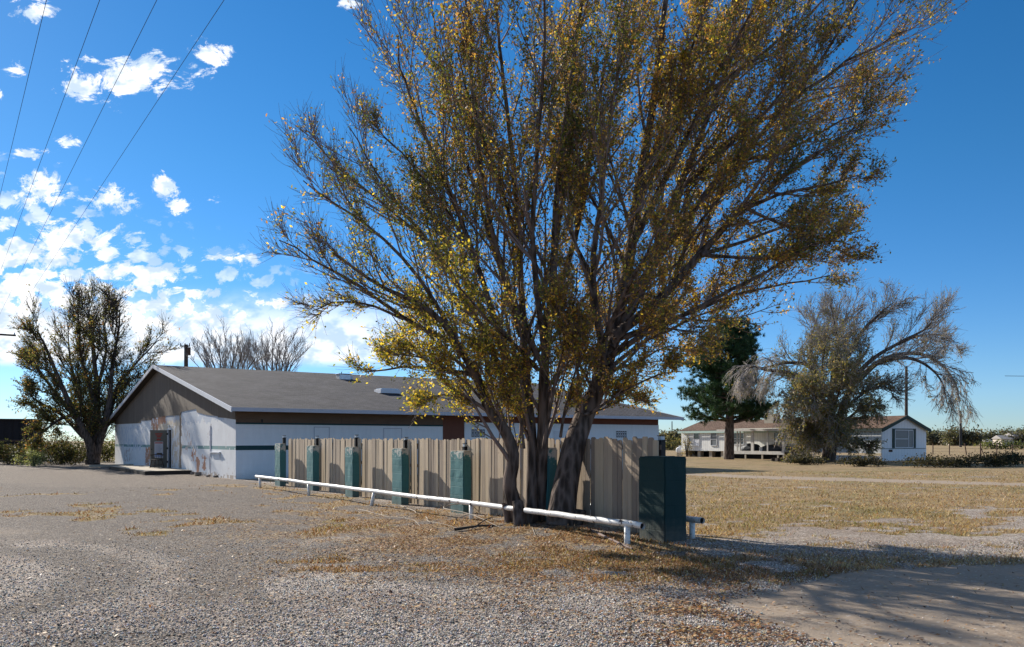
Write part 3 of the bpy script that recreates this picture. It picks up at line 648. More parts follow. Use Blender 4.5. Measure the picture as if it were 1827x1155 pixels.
# dark posts with little clear caps sticking up behind the fence
posts = [(507, 777), (566, 778), (636, 776), (724, 780), (830, 791)]
pls = ['the one behind the farthest teal pillar', 'the one behind the teal pillar with the bare grey patch', 'the one behind the middle teal pillar', 'the one behind the teal pillar second left of the tree', 'the one behind the teal pillar just left of the tree']
def post(u, vtop, label, w=.05, dep=.42, name='steel_post'):
    k = (u-CU)/F; ox, oy = OF+dep*FB; s = (k*oy-ox)/(FA[0]-k*FA[1]); d = oy+s*FA[1]; z = H+(HV-vtop)/F*d
    r = empty(name, (ox+s*FA[0], d, 0), TF, label, 'post', 'dark steel posts behind the picket fence')
    MB().box(-w, w, -w, w, -.1, z-.10).build('shaft', 'black', r, bevel=.006)
    MB().box(-w*1.25, w*1.25, -w*1.25, w*1.25, z-.10, z-.085).build('plate', 'black', r)
    c = MB(); c.box(-w*.8, w*.8, -w*.8, w*.8, z-.085, z-.015); c.build('lamp', 'glass_cap', r, bevel=.01)
    MB().box(-w*1.0, w*1.0, -w*1.0, w*1.0, z-.015, z+.0).build('lid', 'black', r, bevel=.004)
for (u, v), l in zip(posts, pls): post(u, v, 'clear-capped dark post, '+l, .055)
post(1180, 777, 'tall dark steel post seen between the dark end pillar and the white building', .055, 1.1)

# pipe rails
def rail(name, label, a, b, zh, posts, rad=.052, tilt=()):
    a = np.array(a); b = np.array(b); r = empty(name, (a[0], a[1], 0), 0, label, 'pipe rail', 'white pipe rails by the fence'); d = b-a; n = 14
    pts = [np.array([*(d*t), zh(t)]) for t in np.linspace(0, 1, n)]
    for k in range(1, n-1): pts[k] = pts[k]+R.normal(size=3)*.006
    m = MB(); m.tube(pts, rad, 16, cap=False); m.build('pipe', 'white_pipe', r, smooth=True)
    for e, q in ((0, pts[0]), (1, pts[-1])):
        t = nrm(pts[1]-pts[0]) if e == 0 else nrm(pts[-1]-pts[-2])
        MB().tube([q-t*(.10 if e else -.10), q-t*(.04 if e else -.04)], rad*.86, 16).build('pipe_end', 'inside_dark', r)
    for i, t in enumerate(posts):
        tl = tilt[i] if i < len(tilt) else (0, 0); q = d*t
        MB().tube([np.array([q[0]+tl[0], q[1]+tl[1], -.1]), np.array([q[0], q[1], zh(t)-rad*.7])], rad*.92, 14).build('leg', 'white_pipe', r, smooth=True)
    return r
r0 = np.array([-9.22, 30.3]); r1 = np.array([2.02, 12.98]); rd = r1-r0
def tpar(u):
    k = (u-CU)/F; return (k*r0[1]-r0[0])/(rd[0]-k*rd[1])
def zrail(t): return .35-.02*t
ta, tb = tpar(921), tpar(938)
rail('pipe_rail', 'long low rail of flaking white pipe running from the building to the tree foot', r0, r0+rd*ta, lambda t: .37-.012*t,
     [tpar(464)/ta, tpar(551)/ta, tpar(668)/ta, tpar(841)/ta], tilt=[(0, 0), (0, 0), (-.10, .05), (0, 0)])
rail('pipe_rail', 'short white pipe rail with flaked paint between the tree foot and dark end pillar', r0+rd*tb, r1, lambda t: .355-.02*t, [(tpar(1119)-tb)/(1-tb)])
rail('pipe_rail', 'grey white pipe rail end poking out right of the dark end pillar', fl(1.35, 4.5), fl(.74, -.1), lambda t: .34, [.2, .94])

# bare sticks and fallen branches
def stick(pts, r, label, group=None, mat='stick'):
    p = crom(np.array(pts), 14); T_ = Tubes(); T_.add(p-p[0], np.linspace(r, r*.45, 14), 6, .05)
    if len(pts) > 2:
        for _ in range(3):
            k = R.integers(4, 12); q = sprout((p-p[0])[k], nrm(p[k+1]-p[k]), R.uniform(.15, .45), R.uniform(.4, .9), np.array([0, 0, -.2]), 5, .1); T_.add(q, np.linspace(r*.5, r*.2, len(q)), 4)
    o = T_.build('fallen_branch', M[mat], None); o.location = tuple(p[0]); tag(o, label, 'branch', group); return o
def arc(u0, v0, u1, v1, hgt, bend=0):
    a = G(u0, v0); b = G(u1, v1); n = np.array([-(b-a)[1], (b-a)[0], 0]); m = (a+b)/2+n*bend+[0, 0, hgt]
    a[2] = .03; b[2] = .03; return [a, (a+m)/2+[0, 0, hgt*.35], m, (m+b)/2+[0, 0, hgt*.3], b]
for (u0, v0, u1, v1, h, b, w) in [(930, 915, 968, 948, .30, .3, 'arching up over the pipe break at the tree foot'), (870, 905, 900, 948, .22, -.2, 'standing in a loop left of the tree foot'),
        (890, 930, 955, 958, .06, .1, 'lying straight below the tree foot'), (840, 948, 905, 940, .05, .1, 'lying flat left of the tree foot'),
        (795, 905, 812, 935, .25, .3, 'looping beside the nearest teal pillar'), (760, 925, 815, 945, .05, -.1, 'lying among leaves below the nearest teal pillar'),
        (690, 925, 750, 942, .05, .1, 'lying in front of the second teal pillar'), (640, 912, 690, 925, .04, 0, 'lying in front of the middle of the rail'),
        (905, 925, 850, 955, .12, .2, 'crooked one among the leaves'), (715, 905, 700, 935, .04, .1, 'pointing at the viewer by the slanted rail leg'), (955, 940, 985, 965, .05, .2, 'lying right of the tree foot')]:
    stick(arc(u0, v0, u1, v1, h, b), R.uniform(.007, .013), 'thin pale bare stick, '+w, 'bare sticks lying along the white rail')
stick([G(1008, 949)+[0, 0, .04], G(1050, 952)+[0, 0, .06], G(1085, 966)+[0, 0, .05], G(1128, 982)+[0, 0, .02]], .035, 'thick fallen branch lying in the leaves under the short white rail', None, 'twig')
stick([G(812, 948)+[0, 0, .03], G(860, 945)+[0, 0, .07], G(900, 943)+[0, 0, .04]], .03, 'dark fallen limb lying in the leaves left of the tree foot', None, 'twig_dark')

# ------------------------------------------------------------------ long white building
bl = empty('long_building', (P0[0], P0[1], 0), TB, 'long low white painted block building with grey shingle gable roof', 'building')
W_, L_ = 29.2, 25.3; OE, OG = .8, .42; RZ, EZ = 6.0, 3.06; SL = (RZ-EZ)/(W_/2+OE)
def zr(y): return EZ+SL*(np.minimum(y, W_-y)+OE)
def gy(u, v):                                       # photo point on the gable wall -> (y, z) on that wall
    k = (u-CU)/F; s = (k*P0[1]-P0[0])/(A[0]-k*A[1]); d = P0[1]+s*A[1]; return s, H+(HV-v)/F*d
# gable wall, its paint patches held as face colours on a fine grid
ys = np.linspace(0, W_, 366); zs = np.linspace(-.1, 3.9, 51); Y, Z = np.meshgrid(ys, zs); Z = np.minimum(Z, zr(Y)-.25)
v = np.stack([0*Y, Y, Z], -1).reshape(-1, 3); i = np.arange(Y.size).reshape(Y.shape)
f = np.stack([i[:-1, :-1], i[:-1, 1:], i[1:, 1:], i[1:, :-1]], -1)[:, :, ::-1].reshape(-1, 4)
cy = ((Y[:-1, :-1]+Y[1:, 1:])/2).ravel(); cz = ((Z[:-1, :-1]+Z[1:, 1:])/2).ravel()
DY0, DY1 = gy(306, 800)[0], gy(299.5, 800)[0]; DZ1 = 2.27
keep = ~((cy > DY0) & (cy < DY1) & (cz < DZ1) & (cz > .17)); f = f[keep]; cy = cy[keep]; cz = cz[keep]
wn = fbm(cy*1.7, cz*1.7); wn2 = fbm(cy*5+9, cz*4)
col = np.array([.76, .765, .77])*(.93+.14*wn[:, None])
wy = cy+(wn-.5)*.5+(wn2-.5)*.3; wz = cz+(wn-.5)*.3+(wn2-.5)*.35
def rect(u0, v0, u1, v1, c, thr=0):
    global col
    ya, z1 = gy(u0, v0); yb, z0 = gy(u1, v1); yc, z0b = gy((u0+u1)/2, v1); za = gy((u0+u1)/2, v0)[1]
    k = (wy < ya) & (wy > yb) & (wz > z0b) & (wz < za) & (wn2 > thr); col[k] = c
stripe = (cz > 1.25) & (cz < 1.45) & (wn2 > .27); col[stripe] = np.array([.16, .30, .30])
CR = [.62, .52, .40]; ORG = [.48, .24, .15]; GRY = [.44, .47, .52]; WH = [.70, .70, .70]
rect(283, 738, 324, 762, CR, .3); rect(299, 762, 323, 836, WH); rect(304, 762, 324, 834, CR, .53); rect(272, 762, 300, 768, CR)
rect(295, 740, 322, 752, GRY); rect(324, 727, 352, 756, [.50, .55, .62]); rect(352, 738, 400, 750, [.55, .60, .68])
rect(282, 741, 296, 756, ORG); rect(270, 745, 283, 769, ORG, .42); rect(260, 799, 269, 832, ORG, .35); rect(350, 816, 355, 848, ORG, .3); rect(360, 812, 368, 836, ORG, .35)
rect(320, 742, 323.6, 836, [.36, .26, .19]); rect(374, 752, 377, 850, [.36, .36, .40]); rect(340, 770, 350, 850, [.56, .60, .66], .5)
rect(222, 770, 236, 822, [.55, .45, .42], .56); rect(326, 765, 345, 800, [.60, .50, .46], .58); rect(340, 800, 350, 820, ORG, .56)
rect(330, 843, 425, 856, [.45, .38, .32], .52); rect(205, 760, 256, 800, [.60, .64, .70], .55)
mesh_np('gable_wall', v, f, M['gable_wall'], bl, col, 'paint')
# stepped weathered siding above, 25 mm proud, its foot as ragged as in the photograph
foot = [gy(*q) for q in [(418.5, 749), (403, 746), (390, 745), (389, 743), (371, 741), (352, 736), (351, 730), (338, 732), (324, 735), (323, 741), (300, 742), (286, 744), (271, 747), (270, 750), (252, 751), (251, 755), (236, 756), (207, 757)]]
foot[0] = (0, foot[0][1]); foot[-1] = (W_, foot[-1][1])
sd = MB()
for (y0, z0), (y1, z1) in zip(foot, foot[1:]):
    for (ya, yb) in ([(y0, W_/2), (W_/2, y1)] if y0 < W_/2 < y1 else [(y0, y1)]):
        if yb-ya < .01: continue
        za = z0+(z1-z0)*(ya-y0)/(y1-y0); zb = z0+(z1-z0)*(yb-y0)/(y1-y0)
        ta_, tb_ = float(zr(ya))-.16, float(zr(yb))-.16
        if ta_-za < .02 and tb_-zb < .02: continue
        za, zb = min(za, ta_-.01), min(zb, tb_-.01)
        sd.prism([(ya, za), (yb, zb), (yb, tb_), (ya, ta_)], 'x', -.028, -.002)
sd.build('gable_siding', 'gable_siding', bl)
# long side wall
def ly(u):                                         # photo column on the long wall -> local x
    k = (u-CU)/F; return (k*P0[1]-P0[0])/(B[0]-k*B[1])
xa, xb = ly(790), ly(829)
MB().box(.002, xa, .002, .25, -.1, 2.38).box(xb, L_, .002, .25, -.1, 2.60).build('long_wall', 'white_block', bl)
MB().box(.002, L_, .04, .26, 2.60, 3.02).box(xa, xb, .06, .2, -.1, 2.60).build('entry_panel', 'red_brown', bl)
b_ = MB()
for x0 in np.arange(0, xa-.1, 2.44): b_.box(x0+.002, min(x0+2.435, xa), -.012+R.uniform(0, .006), .035, 2.45, 3.02)
b_.build('eave_board', 'brown_board', bl)
MB().box(0, xa, -.03, .04, 2.38, 2.45).build('ledger', 'green_stripe', bl)
MB().box(-.004, ly(1177), -.006, .002, 1.25, 1.45).build('stripe', 'green_stripe', bl)
MB().box(L_-.25, L_-.002, .25, W_-.002, -.1, 2.9).box(.26, L_-.26, W_-.25, W_, -.1, 3.0).build('rear_wall', 'white_block', bl)
MB().prism([(0, 2.9), (W_, 2.9), (W_, float(zr(W_))-.17), (W_/2, RZ-.17), (0, float(zr(0))-.17)], 'x', L_-.2, L_-.05).build('rear_gable', 'brown_board', bl)
# roof: two slopes, 150 mm deep, fascia boards and soffit
x0, x1 = -OG, L_+1.25
def slab(y0, z0, y1, z1, th):
    return MB().prism([(y0, z0), (y1, z1), (y1, z1-th), (y0, z0-th)], 'x', x0+.03, x1-.03)
# shingles lie in the slope's own plane: object turned so its local xy is the slope
for side in (0, 1):
    rl = math.hypot(W_/2+OE, RZ-EZ); ang = math.atan(SL)
    m_ = MB(); nx_, ny_ = 60, 30
    vv = []
    for j in range(ny_+1):
        for k in range(nx_+1): vv.append((x0+.02+(x1-x0-.04)*k/nx_, rl*j/ny_, (float(vnoise(k*.5, j*.4+side*9))-.5)*.03*(0 < j < ny_)))
    ff = [(j*(nx_+1)+k, j*(nx_+1)+k+1, (j+1)*(nx_+1)+k+1, (j+1)*(nx_+1)+k) for j in range(ny_) for k in range(nx_)]
    m_.add(vv, ff); o = m_.build('roof', 'shingle', bl)
    if side == 0: o.location = (0, -OE, EZ+.012); o.rotation_euler = (ang, 0, 0)
    else: o.location = (x0+x1, W_+OE, EZ+.012); o.rotation_euler = (ang, 0, math.pi); 
slab(-OE+.02, EZ, W_/2, RZ, .14).build('roof_deck', 'dark_wood', bl)
MB().prism([(W_+OE-.02, EZ), (W_/2, RZ), (W_/2, RZ-.14), (W_+OE-.02, EZ-.14)], 'x', x0+.03, x1-.03).build('roof_deck', 'dark_wood', bl)
MB().box(x0, x1, -OE-.03, -OE+.018, EZ-.15, EZ+.015).build('eave_fascia', 'grey_trim', bl)
MB().box(x0, x1, W_+OE-.018, W_+OE+.03, EZ-.15, EZ+.015).build('eave_fascia', 'grey_trim', bl)
for xx in (x0-.02, x1-.03):
    MB().prism([(-OE-.03, EZ+.02), (W_/2, RZ+.03), (W_/2, RZ-.17), (-OE-.03, EZ-.19)], 'x', xx, xx+.048).build('rake_board', 'white_trim', bl)
    MB().prism([(W_+OE+.03, EZ+.02), (W_/2+.001, RZ+.03), (W_/2+.001, RZ-.17), (W_+OE+.03, EZ-.19)], 'x', xx, xx+.048).build('rake_board', 'white_trim', bl)
# door: opening, swung-out leaf with its notices
MB().box(.10, .9, DY0-.3, DY1+.3, .1, DZ1+.3).build('doorway_interior', 'inside_dark', bl)
dfm = MB(); dfm.box(-.02, .08, DY0-.06, DY0, .17, DZ1).box(-.02, .08, DY1, DY1+.06, .17, DZ1).box(-.02, .08, DY0-.06, DY1+.06, DZ1, DZ1+.07); dfm.build('door_frame', 'white_trim', bl)
leaf = empty('door', (-.06, DY1-.03, .19), math.radians(6)); leaf.parent = bl
MB().box(-.90, 0, -.045, 0, .0, 2.06).build('leaf', 'door_grey', leaf, bevel=.004)
MB().box(-.68, -.22, -.052, -.046, .52, 1.42).build('poster', 'poster', leaf)
MB().box(-.66, -.24, -.055, -.0525, .58, .80).build('poster_block', 'poster_blue', leaf)
lines = MB()
for k in range(9): lines.box(-.64, -.64+R.uniform(.25, .37), -.055, -.0525, 1.24-k*.05, 1.252-k*.05)
lines.build('poster_text', 'grey_ink', leaf)
def text(body, size, loc, parent, mat, rot, name='lettering', ext=.002, align='CENTER'):
    c = bpy.data.curves.new(name, 'FONT'); c.body = body; c.size = size; c.extrude = ext; c.align_x = align; c.resolution_u = 3
    o = bpy.data.objects.new(name, c); me = bpy.data.meshes.new_from_object(o); bpy.data.objects.remove(o); bpy.data.curves.remove(c)
    o = bpy.data.objects.new(name, me); me.materials.clear(); me.materials.append(M[mat]); COL.objects.link(o); o.parent = parent; o.location = loc; o.rotation_euler = rot; return o
lt = MB().box(-.66, -.24, -.055, -.0525, 1.32, 1.38); lt.build('poster_heading', 'red_ink', leaf)
for k, (w_, z_, h_) in enumerate([(.40, 1.83, .045), (.30, 1.76, .03), (.20, 1.68, .05), (.17, 1.61, .03), (.22, 1.50, .07)]):
    n_ = 9; xs_ = np.linspace(-.45-w_/2, -.45+w_/2, n_)
    MB().prism([(q, z_+R.uniform(-.008, .008)) for q in xs_]+[(q, z_+h_+R.uniform(-.012, .008)) for q in xs_[::-1]], 'y', -.052, -.046).build('red_lettering', 'red_ink', leaf)
for z_ in (.25, 1.0, 1.8): MB().box(-.03, .05, -.06, .03, z_, z_+.10).build('hinge', 'black', leaf)
MB().tube([(-.84, -.09, 1.0), (-.84, -.045, 1.0)], .03, 10).build('handle', 'black', leaf)
MB().box(-.10, -.03, DY0+.25, DY0+.45, 2.42, 2.50).build('door_light', 'galv', bl, bevel=.01)
# boarded opening edge, small shelf bracket, wall joints
qy, qz = gy(376, 806); MB().box(-.10, -.002, qy-1.7, qy, qz-.05, qz).build('wall_shelf', 'white_trim', bl)
MB().prism([(-.09, qz-.06), (-.03, qz-.06), (-.03, qz-.35)], 'y', qy-1.65, qy-1.6).build('shelf_bracket', 'white_trim', bl)
MB().box(-.03, -.002, gy(376, 800)[0]-.06, gy(376, 800)[0]+.06, .9, 2.35).build('wall_joint', 'grey_trim', bl)
MB().box(-.03, -.002, gy(321.5, 800)[0]-.03, gy(321.5, 800)[0]+.03, .17, 2.9).build('wall_joint', 'cap_chip', bl)
# boarded window and hatch outlines on the shaded long wall
def outline(u0, u1, z0, z1, name='blocked_opening'):
    a_, b2 = ly(u0), ly(u1); m_ = MB()
    m_.box(a_, a_+.03, -.012, .001, z0, z1).box(b2-.03, b2, -.012, .001, z0, z1).box(a_+.03, b2-.03, -.012, .001, z1-.03, z1); m_.build(name, 'grey_trim', bl)
outline(684, 717, .2, 2.27); outline(560, 588, .9, 2.3, 'blocked_window')
MB().box(ly(466), ly(468.5), -.03, .0, 2.47, 2.6).build('eave_hook', 'black', bl)
# pierced screen blocks high on the right part of the wall
for (u0, u1, va, vb) in ((841, 865, 766, 780), (1099, 1118, 769, 781)):
    a_, b2 = ly(u0), ly(u1); d = P0[1]+B[1]*(a_+b2)/2; z1, z0 = H+(HV-va)/F*d, H+(HV-vb)/F*d; n_ = 5
    MB().box(a_, b2, -.004, .0015, z0, z1).build('screen_opening', 'inside_dark', bl)
    g_ = MB(); w_ = (b2-a_)/n_; h_ = (z1-z0)/2
    for k in range(n_):
        for j in range(2):
            xx, zz = a_+k*w_, z0+j*h_; cx, cz_ = xx+w_/2, zz+h_/2
            g_.box(xx, xx+.012, -.02, -.005, zz, zz+h_).box(xx+w_-.012, xx+w_, -.02, -.005, zz, zz+h_).box(xx+.012, xx+w_-.012, -.02, -.005, zz, zz+.016).box(xx+.012, xx+w_-.012, -.02, -.005, zz+h_-.016, zz+h_)
            g_.tube([(cx, -.020, cz_), (cx, -.006, cz_)], min(w_, h_)*.24, 8)
            g_.box(xx+.012, xx+w_-.012, -.016, -.007, cz_-.009, cz_+.009)
    g_.build('screen_block', 'white_trim', bl)
a_, b2 = ly(988), ly(1012); MB().box(a_, b2, -.03, .0, .1, 2.2).build('side_door', 'white_trim', bl, bevel=.004); MB().box(b2-.25, b2-.15, -.06, -.03, 1.15, 1.35).build('door_plate', 'black', bl)
# roof vents on the ridge and the slope
def slope_pt(u, v):                                 # photo point on the near roof slope -> local x, y
    o_ = np.array([0, 0, H]); d_ = np.array([(u-CU)/F, 1, (HV-v)/F]); q0 = np.array([*P0, EZ+SL*OE]); n_ = np.array([*(-SL*A), 1.0])
    t_ = np.dot(q0-o_, n_)/np.dot(d_, n_); p_ = o_+t_*d_; return np.dot(p_[:2]-P0, B), np.dot(p_[:2]-P0, A)
vx, vy = slope_pt(614, 677); z_ = float(zr(min(vy, 13.9)))
vr = empty('roof_cooler', (*(P0+B*vx+A*min(vy, 13.9)), z_-.05), TB, 'small pale blue metal vent box on the ridge of the long shingle roof', 'roof vent')
MB().box(-.42, .30, -.3, .3, 0, .34).build('housing', 'galv', vr, bevel=.03); MB().box(.30, .52, -.2, .2, .05, .26).build('duct', 'white_trim', vr, bevel=.03); MB().box(-.47, .35, -.35, .35, .34, .38).build('cover', 'white_trim', vr, bevel=.01)
vx, vy = slope_pt(692, 702); z_ = float(zr(vy))
vr = empty('skylight', (*(P0+B*vx+A*vy), z_-.02), TB, 'low white skylight box half way up the shingle roof behind the tree leaves', 'skylight')
MB().box(-.62, .58, -.4, .45, 0, .22).build('curb', 'white_trim', vr, bevel=.01); MB().box(-.55, .5, -.33, .38, .22, .27).build('dome', 'glass_cap', vr, bevel=.02)

# concrete and timber landing in front of the door, with the chair on it
Lw = lambda x, y, z=0: (*(P0+B*x+A*y), z)
pf = empty('door_landing', Lw(-2.25, 7.3), TB, 'low pale concrete landing with dark timber edge in front of the open door', 'landing')
MB().box(.05, 2.2, .05, 10.3, -.05, .175).build('slab', 'concrete', pf, bevel=.01)
ed = MB(); yy = 0
ed.box(0, 2.2, -.01, .045, -.1, .165)
while yy < 10.2: ed.box(-.01+R.uniform(0, .015), .045, yy+.01, min(yy+1.18, 10.3), -.1, .16+R.uniform(-.02, .01)); yy += 1.2
ed.build('edging', 'dark_wood', pf, bevel=.006)
def chair():
    c0 = np.array([(280-CU)/F*45.6, 45.6]); r = empty('wooden_armchair', (*c0, .18), math.radians(-8), 'dark wooden captain chair standing on the landing before the open door', 'chair')
    s_ = MB(); s_.prism([(-.25, -.22), (.25, -.22), (.27, .0), (.22, .24), (-.22, .24), (-.27, 0)], 'z', .42, .46); s_.build('seat', 'dark_wood', r, bevel=.008)
    for sx, sy in ((-1, -1), (1, -1), (-1, 1), (1, 1)):
        MB().tube([(sx*.19, sy*.16, .43), (sx*.24, sy*.20, .2), (sx*.27, sy*.24, 0)], [.018, .024, .016], 8).build('leg', 'dark_wood', r)
    MB().tube([(-.235, -.19, .18), (.235, -.19, .18)], .012, 6).tube([(-.235, .19, .18), (.235, .19, .18)], .012, 6).tube([(0, -.19, .18), (0, .19, .18)], .012, 6).build('stretcher', 'dark_wood', r)
    rim = [(.34*math.cos(t)*(1 if abs(math.cos(t)) > .2 else 1), -.02+.27*math.sin(t), .71+.02*math.sin(t)) for t in np.linspace(-.35, math.pi+.35, 15)]
    MB().tube(rim, .022, 8).build('arm_rail', 'dark_wood', r)
    MB().prism([(-.17, .73), (.17, .73), (.14, .82), (-.14, .82)], 'y', .22, .25).build('backrest', 'dark_wood', r, bevel=.006)
    for t in np.linspace(-.1, math.pi+.1, 10):
        MB().tube([(.22*math.cos(t), .02+.19*math.sin(t), .46), (.31*math.cos(t), -.02+.25*math.sin(t), .70)], .010, 6).build('spindle', 'dark_wood', r)
chair()
# loose brick rubble at the foot of the gable
for k, (u, v) in enumerate([(345, 846), (352, 848), (361, 847), (385, 851), (372, 850), (225, 829), (233, 830), (241, 829)]):
    g = G(u, v); q = MB(); w_ = R.uniform(.08, .2); q.box(-w_, w_, -w_*.6, w_*.6, -.03, w_*.7)
    o = q.build('rubble_lump', 'rubble', None, bevel=.03); o.location = tuple(g); o.rotation_euler = (R.uniform(-.2, .2), R.uniform(-.2, .2), R.random()*3)
    tag(o, ('broken masonry lump at the foot of the white gable wall right of the landing' if k < 5 else 'dark lump of rubble at the far left end of the landing'), 'rubble', 'masonry rubble right of the landing' if k < 5 else 'dark rubble left of the landing')
# ------------------------------------------------------------------ mobile home, porch and what stands round it
H0 = np.array([30.75, 70.0])
mh = empty('mobile_home', (*H0, 0), TF, 'white mobile home with brown shingle roof and dark green trim beyond the field', 'mobile home')
HL, HW = 23.7, 6.4; he, hr = 2.72, 3.75
hs = (hr-he)/(HW/2)
MB().box(0, .12, 0, HL, .62, he).build('side_wall', 'trailer_siding', mh)
MB().prism([(.122, .45), (HW-.002, .45), (HW-.002, he), (HW/2, hr-.03), (.122, he)], 'y', 0, .12).build('end_wall', 'trailer_siding_end', mh)
MB().box(HW-.12, HW, .122, HL, .62, he).box(.122, HW-.122, HL-.12, HL, .62, he).build('back_wall', 'trailer_siding', mh)
MB().box(.15, HW-.01, .02, .10, -.05, .448).box(.02, .10, .1, 4.5, -.05, .40).build('skirting', 'trailer_siding_end', mh)
for side in (0, 1):
    rl = math.hypot(HW/2+.22, hs*(HW/2+.22)); ang = math.atan(hs); m_ = MB(); m_.box(-.25, HL+.25, 0, rl, -.05, .02); o = m_.build('roof', 'brown_shingle', mh)
    if side == 0: o.location = (-.22, HL, he-hs*.22+.05); o.rotation_euler = (ang, 0, -math.pi/2)
    else: o.location = (HW+.22, 0, he-hs*.22+.05); o.rotation_euler = (ang, 0, math.pi/2)
# end gable trim and eave boards
for q in ([(-.27, he-.07), (HW/2, hr+.10), (HW/2, hr-.17), (-.27, he-.34)], [(HW+.27, he-.07), (HW/2+.001, hr+.10), (HW/2+.001, hr-.17), (HW+.27, he-.34)]):
    MB().prism(q, 'y', -.31, -.26).build('gable_trim', 'trailer_green', mh)
MB().box(-.30, -.25, -.25, 9.0, he-.26, he-.03).build('eave_trim', 'trailer_green', mh); MB().box(-.30, -.25, 9.0, HL+.25, he-.26, he-.03).build('eave_trim', 'pale_green', mh)
MB().box(.125, HW-.1, -.025, -.002, .98, 1.02).build('belt_line', 'trailer_green', mh)
def hw_on_end(u): k = (u-CU)/F; return (k*H0[1]-H0[0])/(FB[0]-k*FB[1])
wx0, wx1 = hw_on_end(1596), hw_on_end(1629)
w = empty('window', (0, 0, 0)); w.parent = mh
MB().box(wx0-.35, wx0-.02, -.05, -.002, 1.05, 2.62).box(wx1+.02, wx1+.35, -.05, -.002, 1.05, 2.62).box(wx0-.35, wx1+.35, -.052, -.002, 2.62, 2.70).build('shutter', 'trailer_green', w)
MB().box(wx0, wx1, -.02, -.003, 1.12, 2.55).build('pane', 'blinds', w)
xm = wx0+(wx1-wx0)*.72; fr = MB()
for a_ in (wx0, xm, wx1-.07): fr.box(a_, a_+.07, -.05, -.021, 1.05, 2.6)
fr.box(wx0+.07, xm, -.048, -.021, 1.05, 1.12).box(wx0+.07, xm, -.048, -.021, 2.53, 2.6).box(xm+.07, wx1-.07, -.048, -.021, 1.05, 1.12).box(xm+.07, wx1-.07, -.048, -.021, 2.53, 2.6).box(wx0+.07, xm, -.048, -.021, 1.8, 1.85); fr.build('frame', 'white_trim', w)
MB().box(1.0, 1.5, -.03, -.003, .72, .92).build('wall_vent', 'rust', mh)
def hy(u): k = (u-CU)/F; return (k*H0[1]-H0[0])/(FA[0]-k*FA[1])
def side_window(u0, u1, z0, z1, pane='blinds', low=None):
    b2, a_ = hy(u0), hy(u1); w = empty('window', (0, 0, 0)); w.parent = mh; zm = (z0+z1)/2
    MB().box(-.02, -.003, a_, b2, z0, z1).build('pane', pane, w)
    if low: MB().box(-.035, -.021, a_+.06, b2-.06, z0+.05, zm-.02).build('lower_board', low, w)
    f_ = MB(); f_.box(-.06, -.022, a_, a_+.06, z0, z1).box(-.06, -.022, b2-.06, b2, z0, z1).box(-.058, -.036, a_+.06, b2-.06, zm-.025, zm+.025).box(-.058, -.022, a_+.06, b2-.06, z1-.05, z1).box(-.08, -.022, a_+.06, b2-.06, z0-.02, z0+.05); f_.build('frame', 'white_trim', w)
side_window(1238, 1248.5, 1.15, 2.50, 'glass', 'white_trim'); side_window(1268, 1279.5, 1.15, 2.50)
side_window(1308, 1328, 1.30, 2.45, 'glass'); side_window(1381, 1396, .75, 2.45, 'glass'); side_window(1424, 1436, .9, 2.35, 'glass')
for k in range(9):
    y_ = 9.5+k*1.65; MB().box(.2, .65, y_, y_+.42, -.1, .62).build('block_pier', 'concrete', mh)
MB().box(1.0, 1.1, 8, HL-.1, -.05, .60).build('underfloor', 'inside_dark', mh)  # near-black sheet painting the shade beneath the home
ck = hy(1353); MB().box(1.9, 2.9, ck-.2, ck+.9, 3.2, 4.25).build('chimney', 'rust', mh, bevel=.01); MB().box(1.85, 1.9, ck-.22, ck+.92, 3.3, 4.30).build('chimney_edge', 'cap_chip', mh)
# porch
pc = empty('porch', (*(H0-3.0*FB), 0), TF); pc.parent = None
tag(pc, 'screened timber porch on stilts along the front of the mobile home', 'porch')
def py(u): o_ = H0-3.0*FB; k = (u-CU)/F; return (k*o_[1]-o_[0])/(FA[0]-k*FA[1])
y1_, y0_ = py(1292), py(1399)
MB().box(0, 2.9, y0_, y1_, .62, .70).build('deck', 'cap_chip', pc); MB().box(-.05, -.005, y0_-.05, y1_+.05, .42, .72).build('deck_beam', 'porch_paint', pc)
rf = MB(); rf.prism([(-.35, 2.72), (2.95, 2.88), (2.95, 2.80), (-.35, 2.64)], 'y', y0_-1.2, y1_+.6); rf.build('roof', 'cap_chip', pc); MB().box(-.40, -.352, y0_-1.2, y1_+.6, 2.55, 2.75).build('roof_fascia', 'porch_paint', pc)
for u, w_ in ((1294, .12), (1315, .05), (1320, .05), (1342, .16), (1369, .06), (1397.5, .15)):
    yy = py(u); MB().box(.0, .1, yy-w_, yy+w_, .72, 2.64).build('post', 'porch_paint', pc)
MB().box(.02, .08, y0_+.1, y1_-.1, 1.60, 1.68).build('hand_rail', 'porch_paint', pc)
for u in (1291.5, 1304.5, 1330, 1360, 1388, 1398): yy = py(u); MB().box(-.02, .1, yy-.08, yy+.08, -.1, .42).build('stilt', 'cap_chip', pc)
MB().box(.0, 2.9, y0_-.06, y0_-.01, 1.6, 1.68).box(.0, 2.9, y0_-.06, y0_-.01, .72, .80).build('side_rail', 'porch_paint', pc)
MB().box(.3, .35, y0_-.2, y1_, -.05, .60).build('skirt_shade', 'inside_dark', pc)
yy = py(1344); MB().prism([(1.0, .72), (1.6, .72), (2.6, 2.4), (2.5, 2.5)], 'y', yy-2.6, yy-2.55).build('brace', 'porch_paint', pc)
